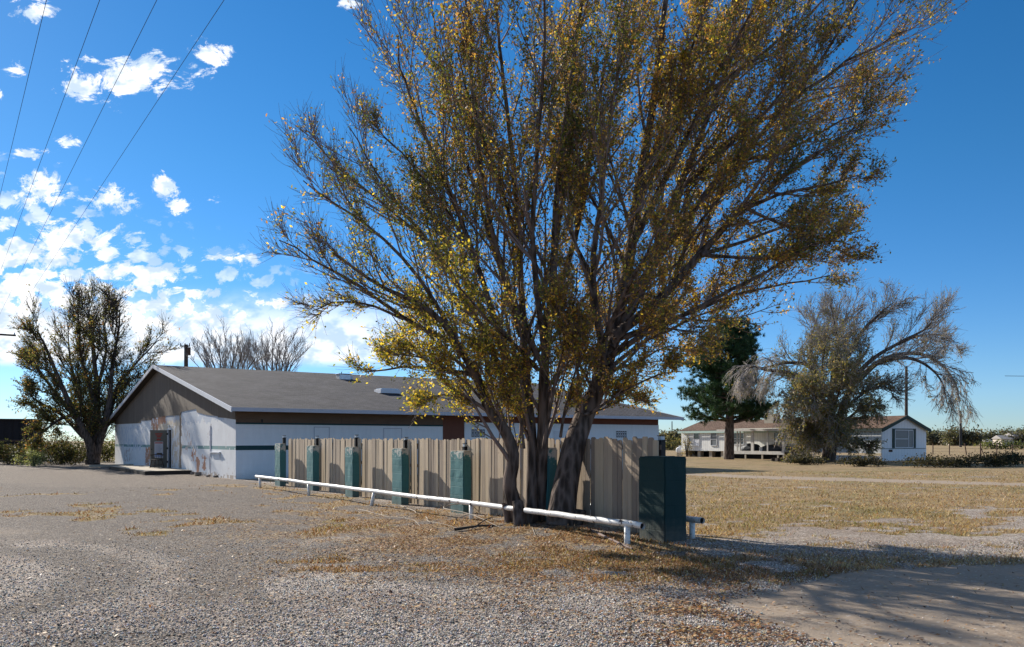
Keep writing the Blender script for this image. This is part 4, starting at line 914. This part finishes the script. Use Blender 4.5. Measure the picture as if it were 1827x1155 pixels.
# steps and railing right of the porch
stp = empty('porch_steps', (*(H0-2.4*FB+FA*(y0_-2.8)), 0), TF, 'small timber steps with a thin picket railing right of the porch', 'steps')
for k in range(4): MB().box(0, 1.6, .2+k*.55, .75+k*.55, .12+k*.15, .17+k*.15).build('tread', 'cap_chip', stp)
MB().box(0, .06, .1, 2.5, 1.45, 1.53).box(0, .06, .1, 2.5, .65, .72).build('railing', 'porch_paint', stp)
for k in range(9): MB().box(.01, .05, .15+k*.28, .2+k*.28, .0 if k % 4 == 0 else .72, 1.45).build('baluster', 'porch_paint', stp)
# things on the porch
Hp = lambda x, y, z: (*(H0+x*FB+y*FA), z)
def lump(name, label, cat, loc, sx, sy, sz, mat, seed):
    import bmesh
    bm = bmesh.new(); bmesh.ops.create_icosphere(bm, subdivisions=3, radius=1)
    for v in bm.verts:
        k = .75+.5*float(fbm(np.array(v.co.x*1.3+seed), np.array(v.co.y*1.3+v.co.z*1.1+seed)))
        v.co.x *= sx*k; v.co.y *= sy*k; v.co.z = max(v.co.z, -.35)*sz*k
    zmin = min(v.co.z for v in bm.verts)
    for v in bm.verts: v.co.z -= zmin
    me = bpy.data.meshes.new(name); bm.to_mesh(me); bm.free(); me.materials.append(M[mat])
    o = bpy.data.objects.new(name, me); COL.objects.link(o); o.location = loc; o.rotation_euler = (0, 0, TF); return tag(o, label, cat)
lump('covered_tub', 'dark rounded tub under a cover at the left end of the porch', 'tub', Hp(-1.6, py(1322), .70), .7, 1.1, .55, 'tarp', 1)
lump('covered_boat', 'long dark tarpaulin covered heap at the right end of the porch', 'heap', Hp(-1.6, py(1368), .70), .6, 1.9, .45, 'tarp', 5)
pw = empty('white_bucket', Hp(-2.6, py(1352), .70), 0, 'small white bucket standing on the porch deck', 'bucket'); MB().tube([(0, 0, 0), (0, 0, .35)], [.13, .16], 12).build('pail', 'white_trim', pw); MB().tube([(0, 0, .35), (0, 0, .38)], [.17, .17], 12).build('lid', 'porch_paint', pw)
g = np.array([(1213-CU)/F*93, 93.0]); tk = empty('propane_tank', (*g, .18), TF+.6, 'small white rounded tank lying in the grass at the left end of the mobile home', 'tank')
MB().tube([(-.62, 0, .45), (-.56, 0, .45), (-.4, 0, .45), (.4, 0, .45), (.56, 0, .45), (.62, 0, .45)], [.12, .28, .36, .36, .28, .12], 16).build('body', 'white_trim', tk, smooth=False)
MB().tube([(0, 0, .8), (0, 0, .95)], .12, 10).build('dome', 'white_trim', tk)
for sx in (-.35, .35): MB().box(sx-.06, sx+.06, -.25, .25, -.2, .2).build('foot', 'concrete', tk)
for k, (u, v, w_, ln, dd) in enumerate([(1392, 823, .12, 1.5, 0), (1402, 824, .16, 1.9, .4), (1412, 822, .13, 1.2, -.5), (1428, 823, .14, 1.6, .2), (1385, 820, .1, 1.3, .9), (1300, 812, .1, 1.4, .3), (1284, 809, .12, 1.7, .1)]):
    g = G(u, v); o = MB().box(-ln/2, ln/2, -w_, w_, 0, w_*1.6).build('scrap_timber', 'dark_wood' if k < 5 else 'cap_chip', None, bevel=.02); o.location = (g[0], g[1], -.02+.0*k); o.rotation_euler = (0, .05, dd)
    tag(o, 'dark old timber lying on the ground in front of the porch steps' if k < 5 else 'pale broken board lying under the left end of the porch', 'timber', 'old timbers before the porch steps' if k < 5 else 'pale boards at the left end of the porch')

# ------------------------------------------------------------------ other trees
def Lk(pxs, d0, d1, r0, r1, amt=1.0): return L(pxs, d0, d1, r0, r1, amt)
dl = 60.0
lt_limbs = [Lk([(163, 828), (163, 800), (150, 770), (128, 730), (105, 680), (80, 620), (66, 590)], dl, dl-3, .40, .04, 1.3), Lk([(168, 828), (172, 800), (173, 760), (175, 700), (170, 640), (165, 580), (158, 550)], dl, dl+2, .40, .04, 1.3),
    Lk([(172, 810), (180, 780), (195, 740), (210, 690), (245, 650), (285, 610)], dl, dl+1, .32, .03, 1.1), Lk([(165, 790), (158, 760), (140, 700), (125, 640), (120, 570)], dl, dl+3, .25, .03, 1.1),
    Lk([(178, 790), (195, 720), (200, 660), (210, 600), (215, 560)], dl, dl-3, .25, .03, 1.1), Lk([(150, 780), (110, 740), (75, 720), (50, 700)], dl, dl-1, .2, .03, 1.0), Lk([(135, 745), (90, 690), (60, 650), (45, 640)], dl, dl+2, .15, .03, 1.0),
    Lk([(170, 720), (145, 640), (140, 580), (135, 540)], dl, dl-4, .16, .02, 1.0), Lk([(190, 750), (225, 720), (250, 690), (262, 670)], dl, dl-2, .15, .02, .9), Lk([(130, 740), (105, 750), (80, 770), (60, 790)], dl, dl-3, .14, .03, 1.2), Lk([(173, 700), (190, 620), (185, 570), (190, 545)], dl, dl+4, .14, .02, 1)]
def dark_tint(p, n): return palette(n, [(.15, .15, .045), (.22, .19, .06), (.32, .17, .07), (.11, .12, .04)], [3, 2, 1.6, 2])
make_tree('spreading_tree', 'bushy dark olive tree with bare top twigs left of the white gable', lt_limbs, (-30, dl, 0),
    dict(n1=13, n2=8, n3=6, len1=.34, l1max=2.5, len2=.45, leafsize=.165, leaves=3.5, tint=dark_tint, minr=.012, l3=(.5, 1.1), trop=(0, 0, .25), ang=(.35, .8), start=.15, twigmat=M['twig_dark'],
         leafp=lambda q: (1.5 if q[0] < -29 else .75)*(1.5 if q[2] < 6 else .8 if q[2] < 9.5 else .25)), None)
# bare trees behind the roof
for (cu, w_, top, d, lab) in ((405, 50, 608, 84, 'bare pale winter tree behind the roof just right of the utility pole'), (487, 42, 606, 88, 'bare pale winter tree behind the roof, the right one of two')):
    lm = [Lk([(cu, 815), (cu+w_*a*.15, 740), (cu+w_*a*.6, 670), (cu+w_*a, top+20*abs(a)+R.uniform(0, 10))], d, d+R.uniform(-3, 3), .22, .03, 1) for a in (-1, -.6, -.3, 0, .25, .55, .8, 1.05)]
    make_tree('bare_tree', lab, lm, ((cu-CU)/F*d, d, 0), dict(n1=8, n2=6, n3=3, len1=.32, l1max=3, leaves=0, minr=.014, l3=(.4, 1.0), trop=(0, 0, .3), twigmat=M['twig_grey'], start=.45), 'bare trees behind the roof')
# big drooping tree by the mobile home
dr = 67.0
rl_ = [Lk([(1475, 826), (1477, 790), (1480, 740), (1485, 690), (1490, 640), (1500, 590), (1512, 560)], dr, dr+1, .45, .05, 1.6), Lk([(1482, 826), (1490, 780), (1505, 720), (1530, 670), (1560, 640), (1610, 610), (1650, 590), (1668, 570)], dr, dr-2, .34, .04, 1.3),
    Lk([(1530, 680), (1570, 645), (1620, 630), (1665, 640), (1700, 675), (1712, 712)], dr, dr+2, .25, .03, 1.2), Lk([(1560, 650), (1610, 638), (1650, 650), (1680, 680), (1690, 720)], dr, dr-3, .2, .03, 1.2),
    Lk([(1470, 720), (1440, 680), (1405, 665), (1370, 660), (1345, 655), (1320, 672)], dr, dr-2, .26, .04, 1.3), Lk([(1472, 700), (1445, 655), (1410, 648), (1375, 655), (1345, 665), (1325, 690)], dr, dr+1, .2, .04, 1.2),
    Lk([(1480, 740), (1455, 690), (1445, 640), (1450, 590), (1460, 555)], dr, dr+3, .25, .04, 1.2), Lk([(1488, 700), (1510, 640), (1540, 590), (1570, 560), (1595, 540)], dr, dr-1, .25, .03, 1.3), Lk([(1600, 615), (1640, 600), (1680, 600), (1715, 615)], dr-1, dr+3, .12, .02, 1.1),
    Lk([(1478, 780), (1455, 760), (1425, 750), (1405, 770)], dr, dr-3, .15, .03, 1.6), Lk([(1480, 780), (1515, 745), (1545, 725), (1565, 730)], dr, dr-3, .15, .03, 1.3), Lk([(1478, 760), (1440, 730), (1410, 715), (1395, 735)], dr, dr-3, .15, .03, 1.4),
    Lk([(1480, 760), (1530, 710), (1570, 690), (1600, 700)], dr, dr-2.5, .15, .03, 1.4), Lk([(1480, 700), (1500, 640), (1490, 590), (1480, 545)], dr, dr-4, .15, .03, 1.2), Lk([(1476, 800), (1440, 790), (1420, 800), (1408, 812)], dr, dr-2, .1, .03, 1.8), Lk([(1476, 805), (1510, 790), (1535, 788), (1550, 797)], dr, dr-2, .08, .03, 1.0), Lk([(1478, 800), (1490, 730), (1500, 690), (1510, 660)], dr-.5, dr-6, .14, .03, 1.8), Lk([(1476, 800), (1465, 740), (1455, 710), (1450, 700)], dr-.5, dr-6, .14, .03, 1.8), Lk([(1478, 815), (1485, 770), (1492, 750), (1500, 770)], dr-.5, dr-5, .1, .03, 1.8), Lk([(1474, 810), (1460, 780), (1450, 770), (1445, 790)], dr-1, dr-3.5, .08, .03, 1.8), Lk([(1476, 790), (1462, 720), (1470, 650), (1478, 600)], dr, dr-5, .15, .03, 1.3)]
def rt_leafp(q):
    x, y, z = q; u = CU+F*x/y; v = HV-F*(z-H)/y
    return 2.0*float(sstep(np.array(v), 560, 690))*(.6+.8*float(vnoise(x*.9, z*.9+y*.5)))*float(sstep(-np.array(abs(u-1490)), -125, -50))+.25
make_tree('drooping_tree', 'large grey twiggy tree with arching limbs in front of the mobile home', rl_, (25.2, dr, 0),
    dict(n1=14, n2=8, n3=6, len1=.34, l1max=3.0, len2=.5, leafsize=.17, leaves=2.3, leafp=rt_leafp, minr=.013, l3=(.45, 1.0), trop=(0, 0, .2), ang=(.35, .85), start=.2, twigmat=M['twig_grey'],
         droop=lambda q: -3.2 if (q[0]/q[1] < .318 or (q[0]/q[1] > .51 and q[2] < 9)) else (-1.2 if q[2] < 5 else 1),
         tint=lambda p, n: palette(n, [(.17, .17, .06), (.27, .22, .08), (.11, .12, .045), (.34, .24, .11)], [3, 2, 2, 1.5])), None)
# pine
def pine():
    dp = 76.0; bx = (1301-CU)/F*dp; root = empty('pine_tree', (bx, dp, 0), 0, 'tall dark green pine standing in front of the screened porch', 'tree')
    T_ = Tubes(); zt = H+(HV-572)/F*dp; T_.add(np.array([(0, 0, -.2), (.02, 0, 2), (.08, 0, 4.5), (.0, 0, 7), (.1, 0, zt-.5)]), np.array([.46, .42, .34, .22, .05]), 14, .05)
    pos, dirs, tz = [], [], []
    spec = [(-1, 3.3, 3.9, 12), (1, 3.9, 3.9, 8)]
    for k in range(120):
        z = 3.2+(zt-3.4)*((k+R.random())/120); az = R.random()*6.283; hf = min((z-3.2)/(zt-3.2), .99)
        reach = (5.0*(1-hf)**.5*(.65+.5*R.random())+.5)
        if 5.5 < z < 7.5: reach *= .82
        if math.cos(az) > 0: reach *= .80
        if hf > .55: reach = max(reach, 1.9*R.random()+.9)*(1 if hf < .93 else .7)
        d = np.array([math.cos(az), math.sin(az), R.uniform(-.15, .25)])
        p = [np.array([0, 0, z])]
        for s in range(6): d = nrm(d+np.array([0, 0, .07])+R.normal(size=3)*.07); p.append(p[-1]+d*reach/6)
        p = np.array(p); T_.add(p, np.linspace(.09*(1-hf)+.03, .015, 7), 5)
        for s in range(int(10+reach*9)):
            t = R.uniform(.35, 1)*6; i_ = min(int(t), 5); q = p[i_]+(p[i_+1]-p[i_])*(t-i_)+R.normal(size=3)*np.array([.33, .33, .16])*(1.1)
            nn = 30; pos.append(q+R.normal(size=(nn, 3))*.05); dd = R.normal(size=(nn, 3))+np.array([0, 0, .7])+nrm(q*[1, 1, 0])*.6; dirs.append(dd/np.linalg.norm(dd, axis=1)[:, None]); tz.append(np.full(nn, R.uniform(.7, 1.5)))
    T_.build('trunk', M['bark'], root)
    pos = np.vstack(pos); dirs = np.vstack(dirs); tz = np.concatenate(tz); n = len(pos); ln = R.uniform(.2, .40, n)[:, None]; sd_ = np.cross(dirs, R.normal(size=(n, 3))); sd_ /= np.linalg.norm(sd_, axis=1)[:, None]
    v = np.stack([pos-sd_*.024, pos+sd_*.024, pos+dirs*ln], 1).reshape(-1, 3)
    c = np.array([.035, .075, .028])*tz[:, None]*(1+.3*(R.random((n, 1))-.5)); mesh_np('crown', v, np.arange(3*n).reshape(n, 3), M['needle'], root, c); print('pine', n)
pine()
# low shrubs: left of the building, under the drooping tree's shade at the right, distant crowns
def shrub(name, label, cat, loc, sx, sy, sz, n, size, cols, w, group=None, stems=8, blade=False):
    r = empty(name, tuple(loc), 0, label, cat, group); T_ = Tubes()
    for _ in range(stems):
        q = R.normal(size=2)*.35; T_.add(np.array([(q[0]*.2*sx, q[1]*.2*sy, -.05), (q[0]*sx*.5, q[1]*sy*.5, sz*.45), (q[0]*sx, q[1]*sy, sz*.8)]), np.array([.03, .02, .008])*max(1, size*4), 4)
    T_.build('stem', M['twig_dark'], r)
    nb = 14; cen = np.stack([R.uniform(-1, 1, nb)*sx*.75, R.uniform(-1, 1, nb)*sy*.75, R.uniform(.15, .85, nb)*sz], 1)
    cen[:, 2] *= 1-.45*(np.abs(cen[:, 0])/sx)**2; k = R.integers(0, nb, n)
    p = cen[k]+R.normal(size=(n, 3))*np.array([sx*.2, sy*.2, sz*.16]); p[:, 2] = np.abs(p[:, 2])
    v, f = diamonds(p, R.uniform(.6, 1.4, n)*size, .1, .55); mesh_np('foliage', v, f, M['leaf'], r, palette(n, cols, w)*(R.uniform(.7, 1.3, nb)[k])[:, None]); return r
DK = [(.03, .036, .016), (.055, .055, .02), (.10, .07, .035), (.06, .07, .028)]
def at(u, d): return ((u-CU)/F*d, d, 0)
for (u, d, sx, sz, lab) in [(15, 60, 2.6, 1.9, 'dark shrub at the left edge of the photo in front of the dark shed'), (60, 63, 2.4, 2.2, 'dark rounded shrub under the left side of the spreading tree'), (105, 60, 2.2, 2.6, 'tall dark shrub just left of the spreading tree trunk'),
                            (140, 66, 2.2, 2.0, 'olive shrub behind the spreading tree trunk'), (192, 68, 1.8, 2.9, 'yellow green shrub touching the far corner of the white gable'), (122, 72, 3.0, 2.4, 'sunlit shrub farthest back behind the spreading tree')]:
    shrub('shrub', lab, 'shrub', at(u, d), sx, 1.6, sz*.82, 2600, .15, DK if u < 185 else [(.10, .115, .035), (.18, .16, .045), (.06, .07, .025)], [3, 3, 2, 1] if u < 185 else [2, 2, 1], 'shrubs round the spreading tree')
shrub('weed_clump', 'pale grey green weed clump on the bare ground left of the spreading tree', 'weeds', at(58, 55.5), 1.1, .7, 1.0, 1500, .11, [(.24, .26, .14), (.16, .18, .08)], [1, 1])
for (u, v, sx, sz, lab) in [(1680, 829, 2.6, .8, 'dark low brush just right of the mobile home end'), (1730, 828, 2.8, .85, 'dark low brush in front of the leaning field post'), (1776, 827, 2.4, .8, 'dark low brush before the wire fence, second from the photo edge'), (1812, 823, 2.0, .95, 'olive low brush at the right edge of the photo'), (1540, 827, 1.6, .7, 'low brush right of the drooping tree foot'), (1440, 824, 1.4, .6, 'low brush left of the drooping tree foot')]:
    g = G(u, v+5); shrub('brush', lab, 'brush', tuple(g), sx, .8, sz, 1500, .13, [(.03, .03, .016), (.05, .048, .022), (.13, .10, .05)], [3, 2, 1], 'low brush along the mobile home')  # brush colours darkened to hold the shade it lies in
shrub('brush', 'dry leggy bush beside the white tank left of the mobile home', 'brush', at(1226, 89), .9, .6, 2.6, 420, .14, [(.34, .26, .10), (.24, .20, .08)], [1, 1], None, 14)
shrub('brush', 'rounded grey green bush in the gap between the white building and the mobile home', 'brush', at(1200, 150), 4, 2, 2.6, 1500, .35, [(.15, .15, .07), (.24, .20, .09)], [1, 1])
far = [(1662, 320, 7, 5), (1685, 330, 9, 5.6), (1705, 300, 6, 4.6), (1727, 280, 7, 5.8), (1752, 330, 8, 4.6), (1768, 340, 8, 4.4), (1786, 330, 7, 5.2), (1806, 420, 12, 7.5), (1823, 430, 12, 8.2), (1190, 300, 6, 4.6), (1206, 280, 6, 4.4), (1845, 300, 9, 5)]
fl_ = ['left end of the row', 'second from the left', 'left of the thin pole', 'dark one just right of the thin pole', 'grey one right of the dark one', 'fifth from the right', 'brown one left of the pale house', 'dark one above the pale house', 'one at the photo edge', 'seen past the corner of the white building', 'seen just left of the mobile home', 'beyond the photo edge']
for (u, d, sx, sz), t_ in zip(far, fl_):
    shrub('distant_tree', 'distant tree on the horizon, '+t_, 'tree', at(u, d), sx, 3, (sz+1)*.92, 1800, .9, [(.07, .075, .05), (.11, .105, .07), (.15, .13, .09)], [2, 2, 1], 'distant trees on the horizon')
shrub('brush', 'long low green thicket in the field near the right photo edge', 'brush', at(1812, 165), 7, 1.5, 1.9, 1500, .4, [(.09, .11, .04), (.14, .15, .05)], [1, 1])
def far_house(u, d, w_, hgt, label, wall='distant_pale'):
    r = empty('distant_house', at(u, d), 0, label, 'house', 'distant pale houses'); MB().box(-w_/2, w_/2, 0, 6, 0, hgt).build('wall', wall, r)
    MB().prism([(-.5, hgt), (6.5, hgt), (3, hgt+1.3)], 'x', -w_/2-.4, w_/2+.4).build('roof', 'far_roof', r); MB().box(-w_*.2, w_*.1, -.05, -.002, .2, hgt*.7).build('door', 'glass', r)
far_house(1803, 300, 6, 2.4, 'pale house with a dark doorway near the right edge of the horizon'); far_house(1822, 300, 5, 3.4, 'pale house cut by the right edge of the photo'); far_house(1767, 320, 2, 1.1, 'tiny white shed between the distant trees'); far_house(1709, 300, 2.2, 1.0, 'tiny white shed at the foot of the thin pole')
# dark shed at the far left
sh = empty('dark_shed', at(-12, 72), TB*0+.35, 'long dark corrugated shed behind the shrubs at the left edge', 'shed')
MB().box(-9, 3.0, 0, 4, 0, 3.45).build('wall', 'dark_siding', sh); MB().box(-9.2, 3.2, -.2, 4.2, 3.45, 3.56).build('roof', 'dark_wood', sh); MB().box(-9, 3.0, -.06, -.002, 1.6, 1.75).build('rail', 'rust', sh)

# ------------------------------------------------------------------ poles, wires, field fence
def wood_pole(label, u, d, vtop, r=.14, arms=(), ins=True, rz=0, name='utility_pole'):
    x = (u-CU)/F*d; z = H+(HV-vtop)/F*d; o = empty(name, (x, d, 0), rz, label, 'utility pole'); MB().tube([(0, 0, -.5), (0, 0, z)], [r, r*.72], 12).build('shaft', 'pole_wood', o)
    for (za, w_) in arms:
        MB().box(-w_, w_, -.06-r, -r+.0, z-za-.07, z-za+.07).build('crossarm', 'pole_wood', o)
        for q in np.linspace(-w_+.1, w_-.1, 4): MB().tube([(q, -r*.5-.03, z-za+.07), (q, -r*.5-.03, z-za+.22)], [.05, .035], 8).build('insulator', 'galv', o)
    return o, x, z
o, x, z = wood_pole('stout pole with a cluttered top rising behind the roof ridge', 332, 86, 615, .26)
MB().tube([(.3, -.1, z-1.1), (.3, -.1, z-.3)], .2, 10).build('transformer', 'rust', o); MB().box(-.5, .5, -.3, -.24, z-.25, z-.13).build('crossarm', 'dark_wood', o)
for q in (-.45, .0, .45): MB().tube([(q, -.27, z-.13), (q, -.27, z+.12)], [.06, .04], 8).build('insulator', 'rust', o)
wood_pole('lone wooden pole standing behind the mobile home', 1617, 95, 655, .2)
wood_pole('thin steel pole with side pegs far off in the field', 1714, 230, 733, .35)[0].children[0].data.materials[0] = M['black']
wood_pole('faint thin pole far beyond the building corner', 1199, 330, 752, .25)
TW = math.atan2(-29.0, 42.1)
o, x, z = wood_pole('utility pole with a crossarm carrying the four overhead wires, at the left edge', -27, 63, 590, .16, arms=((.25, 2.0),), rz=-TW*0+math.radians(34.6))
MB().tube([(.6, -.2, z-1.4), (.6, -.2, z-.5)], .18, 10).build('transformer', 'galv', o)
zt = z+.0
for k, ((ua, va), (ub, vb)) in enumerate([((83, 0), (0, 349)), ((178, 0), (0, 486)), ((280, 0), (0, 560)), ((400, 0), (23, 571))]):
    hz = [9.6, 9.6, 9.6, 9.6][k]; da, db = (hz-H)*F/(HV-va), (hz-H)*F/(HV-vb)
    a = np.array([(ua-CU)/F*da, da]); b = np.array([(ub-CU)/F*db, db]); dv = nrm(b-a); T_ = Tubes()
    c = MB(); ts = np.linspace(-22, max(np.linalg.norm(b-a), 46)+2, 40); mid = ts.mean(); hl = (ts[-1]-ts[0])/2
    pts = np.array([[*(a+dv*t), hz+.0*((t-mid)/hl)**2] for t in ts]); o0 = pts[0].copy(); T_.add(pts-o0, np.full(40, .0055), 5)
    o = T_.build('overhead_wire', M['wire'], None); o.location = tuple(o0); tag(o, ['leftmost overhead wire', 'second overhead wire from the left', 'third overhead wire from the left', 'rightmost overhead wire'][k]+' slanting across the blue sky', 'wire', 'overhead wires')
a = P(1793, 671, 260); b = P(1900, 671, 260); T_ = Tubes(); T_.add(np.array([a-a, (b-a)*.5-[0, 0, .1], b-a]), np.full(3, .07), 4); o = T_.build('overhead_wire', M['wire'], None); o.location = tuple(a); tag(o, 'short distant wire in the sky at the right edge above the field', 'wire')
fd = 72.0
fn = empty('wire_fence', at(1655, 104), 0, 'barbed wire field fence on thin steel and wood posts right of the mobile home', 'fence')
ox, oy = at(1655, 104)[:2]; prev = None
for (u, d, vt, tl) in [(1664.5, 104, 792, 0), (1694, 102, 792, 0), (1721, 100, 791, .25), (1749.5, 78, 791, 0), (1778.5, 98, 791, 0), (1806, 98, 793, 0), (1829, 92, 797, 0), (1860, 92, 792, 0)]:
    x, y, _ = at(u, d); z = H+(HV-vt)/F*d; MB().tube([(x-ox+tl, y-oy, -.1), (x-ox, y-oy, z)], .06 if u != 1829 else .12, 6).build('post', 'rust', fn)
    if d > 90:
        if prev is not None:
            for zz in (.35, .75, 1.1): MB().tube([(prev[0], prev[1], zz), (x-ox, y-oy, zz)], .012, 3).build('strand', 'rust', fn)
        prev = (x-ox, y-oy)
x, y, _ = at(1749.5, 78); MB().tube([(x-ox+.5, y-oy, -.1), (x-ox, y-oy, 1.1)], .04, 6).build('brace', 'rust', fn)
# curb stop in front of the spreading tree
o = MB().prism([(-.12, 0), (.12, 0), (.08, .14), (-.08, .14)], 'x', -1.6, 1.6).build('parking_curb', 'concrete', None, bevel=.01); o.location = at(205, 54); o.location.z = 0; o.rotation_euler = (0, 0, .9); tag(o, 'low pale kerb bar on the ground at the far left corner of the white gable', 'kerb')

# ------------------------------------------------------------------ sky, sun, camera
SUN_AZ, SUN_EL = math.radians(43.5), math.radians(27)
sd = np.array([-math.sin(SUN_AZ)*math.cos(SUN_EL), math.cos(SUN_AZ)*math.cos(SUN_EL), math.sin(SUN_EL)])
w = bpy.data.worlds.new('World'); S.world = w; w.use_nodes = True; w.cycles.sampling_method = 'MANUAL'; w.cycles.sample_map_resolution = 256; t = NT(w.node_tree); bg = t.n['Background']
sky = t.node('ShaderNodeTexSky', sky_type='NISHITA'); sky.sun_disc = False; sky.sun_elevation = SUN_EL; sky.sun_rotation = -SUN_AZ
sky.air_density = 1.0; sky.dust_density = .1; sky.ozone_density = 3.0; sky.altitude = 900
dirv = t.node('ShaderNodeTexCoord').outputs['Generated']; sp = t.node('ShaderNodeSeparateXYZ'); t.put(sp.inputs[0], dirv); sx_, sy_, sz_ = sp.outputs
yy = t.m('MAXIMUM', sy_, .02); U = t.m('DIVIDE', sx_, yy); V = t.m('DIVIDE', sz_, yy); cv = t.node('ShaderNodeCombineXYZ'); t.put(cv.inputs[0], U); t.put(cv.inputs[1], t.m('MULTIPLY', V, 1.5)); cv = cv.outputs[0]
n1 = t.noise(cv, 21, 6, .72, .5); n2 = t.noise(cv, 40, 3, .6)
clouds = [(215, 140, 135, 48), (150, 155, 60, 28), (260, 125, 60, 35), (30, 125, 30, 17), (55, 335, 80, 38), (120, 255, 24, 15), (200, 358, 60, 30), (290, 335, 45, 26), (325, 368, 35, 18), (35, 275, 55, 18), (140, 425, 105, 38), (375, 95, 40, 30), (410, 460, 60, 18), (70, 22, 42, 28), (215, 485, 35, 28), (0, 170, 16, 18), (380, 355, 20, 13), (340, 130, 45, 22), (500, 540, 50, 16), (270, 490, 40, 14), (185, 460, 30, 16), (625, 2, 40, 14), (90, 470, 60, 25)]
mk = None; cuv = t.node('ShaderNodeCombineXYZ'); t.put(cuv.inputs[0], U); t.put(cuv.inputs[1], V); cuv = cuv.outputs[0]
for (u, v, a_, b2) in clouds:
    q = t.node('ShaderNodeVectorMath', operation='MULTIPLY_ADD'); t.put(q.inputs[0], cuv); q.inputs[1].default_value = (F/a_, F/b2, 0); q.inputs[2].default_value = (-(u-CU)/a_, -(HV-v)/b2, 0)
    ln_ = t.node('ShaderNodeVectorMath', operation='LENGTH'); t.put(ln_.inputs[0], q.outputs[0])
    mk = ln_.outputs['Value'] if mk is None else t.m('MINIMUM', mk, ln_.outputs['Value'])
mk = t.m('SUBTRACT', 1, mk)
mk = t.m('MAXIMUM', mk, -.8)
iso = t.m('ADD', t.m('MULTIPLY', mk, .36), t.m('MULTIPLY_ADD', n1, 1.5, t.m('MULTIPLY', n2, .35)))
cl = t.smooth(iso, 1.0, 1.19)
# the field of small cumulus low on the left: below a slanting line, ending above the horizon
line = t.m('SUBTRACT', t.m('MULTIPLY_ADD', U, -.365, .052), V)            # >0 under the line
band = t.m('MULTIPLY', t.smooth(line, -.09, .05), t.smooth(V, .085, .12)); right = t.smooth(U, -.0, -.22)
n3 = t.m('SUBTRACT', t.noise(cv, 34, 5, .68, .4), t.m('MULTIPLY', t.m('SUBTRACT', t.voro(cv, 44), .42), .45))
field = t.m('MULTIPLY', t.smooth(t.m('ADD', n3, t.m('MULTIPLY_ADD', line, 1.5, .08)), .50, .62), t.m('MULTIPLY', band, right))
low = t.m('MULTIPLY', t.m('MULTIPLY', t.smooth(V, .19, .12), t.smooth(V, .085, .10)), t.m('MULTIPLY', right, .9))
front = t.m('GREATER_THAN', sy_, .05)
fill_clouds = t.m('MULTIPLY', t.smooth(t.noise(dirv, 4.5, 3, .6), .46, .60), t.m('MAXIMUM', t.smooth(sy_, .0, -.2), t.smooth(sz_, .52, .66)))  # unseen clouds behind and overhead, added to make ambient light less blue
tot = t.m('MAXIMUM', t.m('MULTIPLY', t.m('MAXIMUM', t.m('MAXIMUM', cl, field), low), front), t.m('MULTIPLY', fill_clouds, .34))
shade = t.smooth(t.noise(cv, 30, 3, .6), .38, .60)
cc = t.mix(shade, (5.6, 6.9, 8.4), (10.5, 10.6, 10.8))
hs_ = t.node('ShaderNodeHueSaturation'); hs_.inputs['Saturation'].default_value = 1.31; hs_.inputs['Value'].default_value = 1.0; t.put(hs_.inputs['Color'], sky.outputs[0])
skyc = t.mix(1, hs_.outputs[0], t.ramp(t.m('ABSOLUTE', sz_), [(0, (.62, .80, 1.18)), (.08, (.68, .86, 1.12)), (.3, (.78, .97, 1.04)), (.7, (.85, 1, 1.02))]), 'MULTIPLY')
t.put(bg.inputs[0], t.mix(tot, skyc, cc)); bg.inputs[1].default_value = .074
sun = bpy.data.lights.new('sun', 'SUN'); sun.energy = 5.0; sun.angle = math.radians(.5); sun.color = (1, .93, .82)
so = bpy.data.objects.new('sun', sun); COL.objects.link(so)
from mathutils import Vector
so.rotation_euler = Vector(sd).to_track_quat('Z', 'Y').to_euler()
cam = bpy.data.cameras.new('camera'); co = bpy.data.objects.new('camera', cam); COL.objects.link(co); S.camera = co
co.location = (0, 0, H); co.rotation_euler = (math.pi/2, 0, 0); cam.sensor_width = 36; cam.lens = F/1827*36; cam.shift_y = (HV-577.5)/1827; cam.clip_end = 9000; cam.clip_start = .05
S.view_settings.view_transform = 'Standard'; S.view_settings.look = 'None'; S.view_settings.gamma = 1; S.view_settings.exposure = 0.72
S.render.engine = 'CYCLES'; S.cycles.max_bounces = 5; S.cycles.diffuse_bounces = 3; S.cycles.glossy_bounces = 2; S.cycles.transmission_bounces = 3; S.cycles.transparent_max_bounces = 4
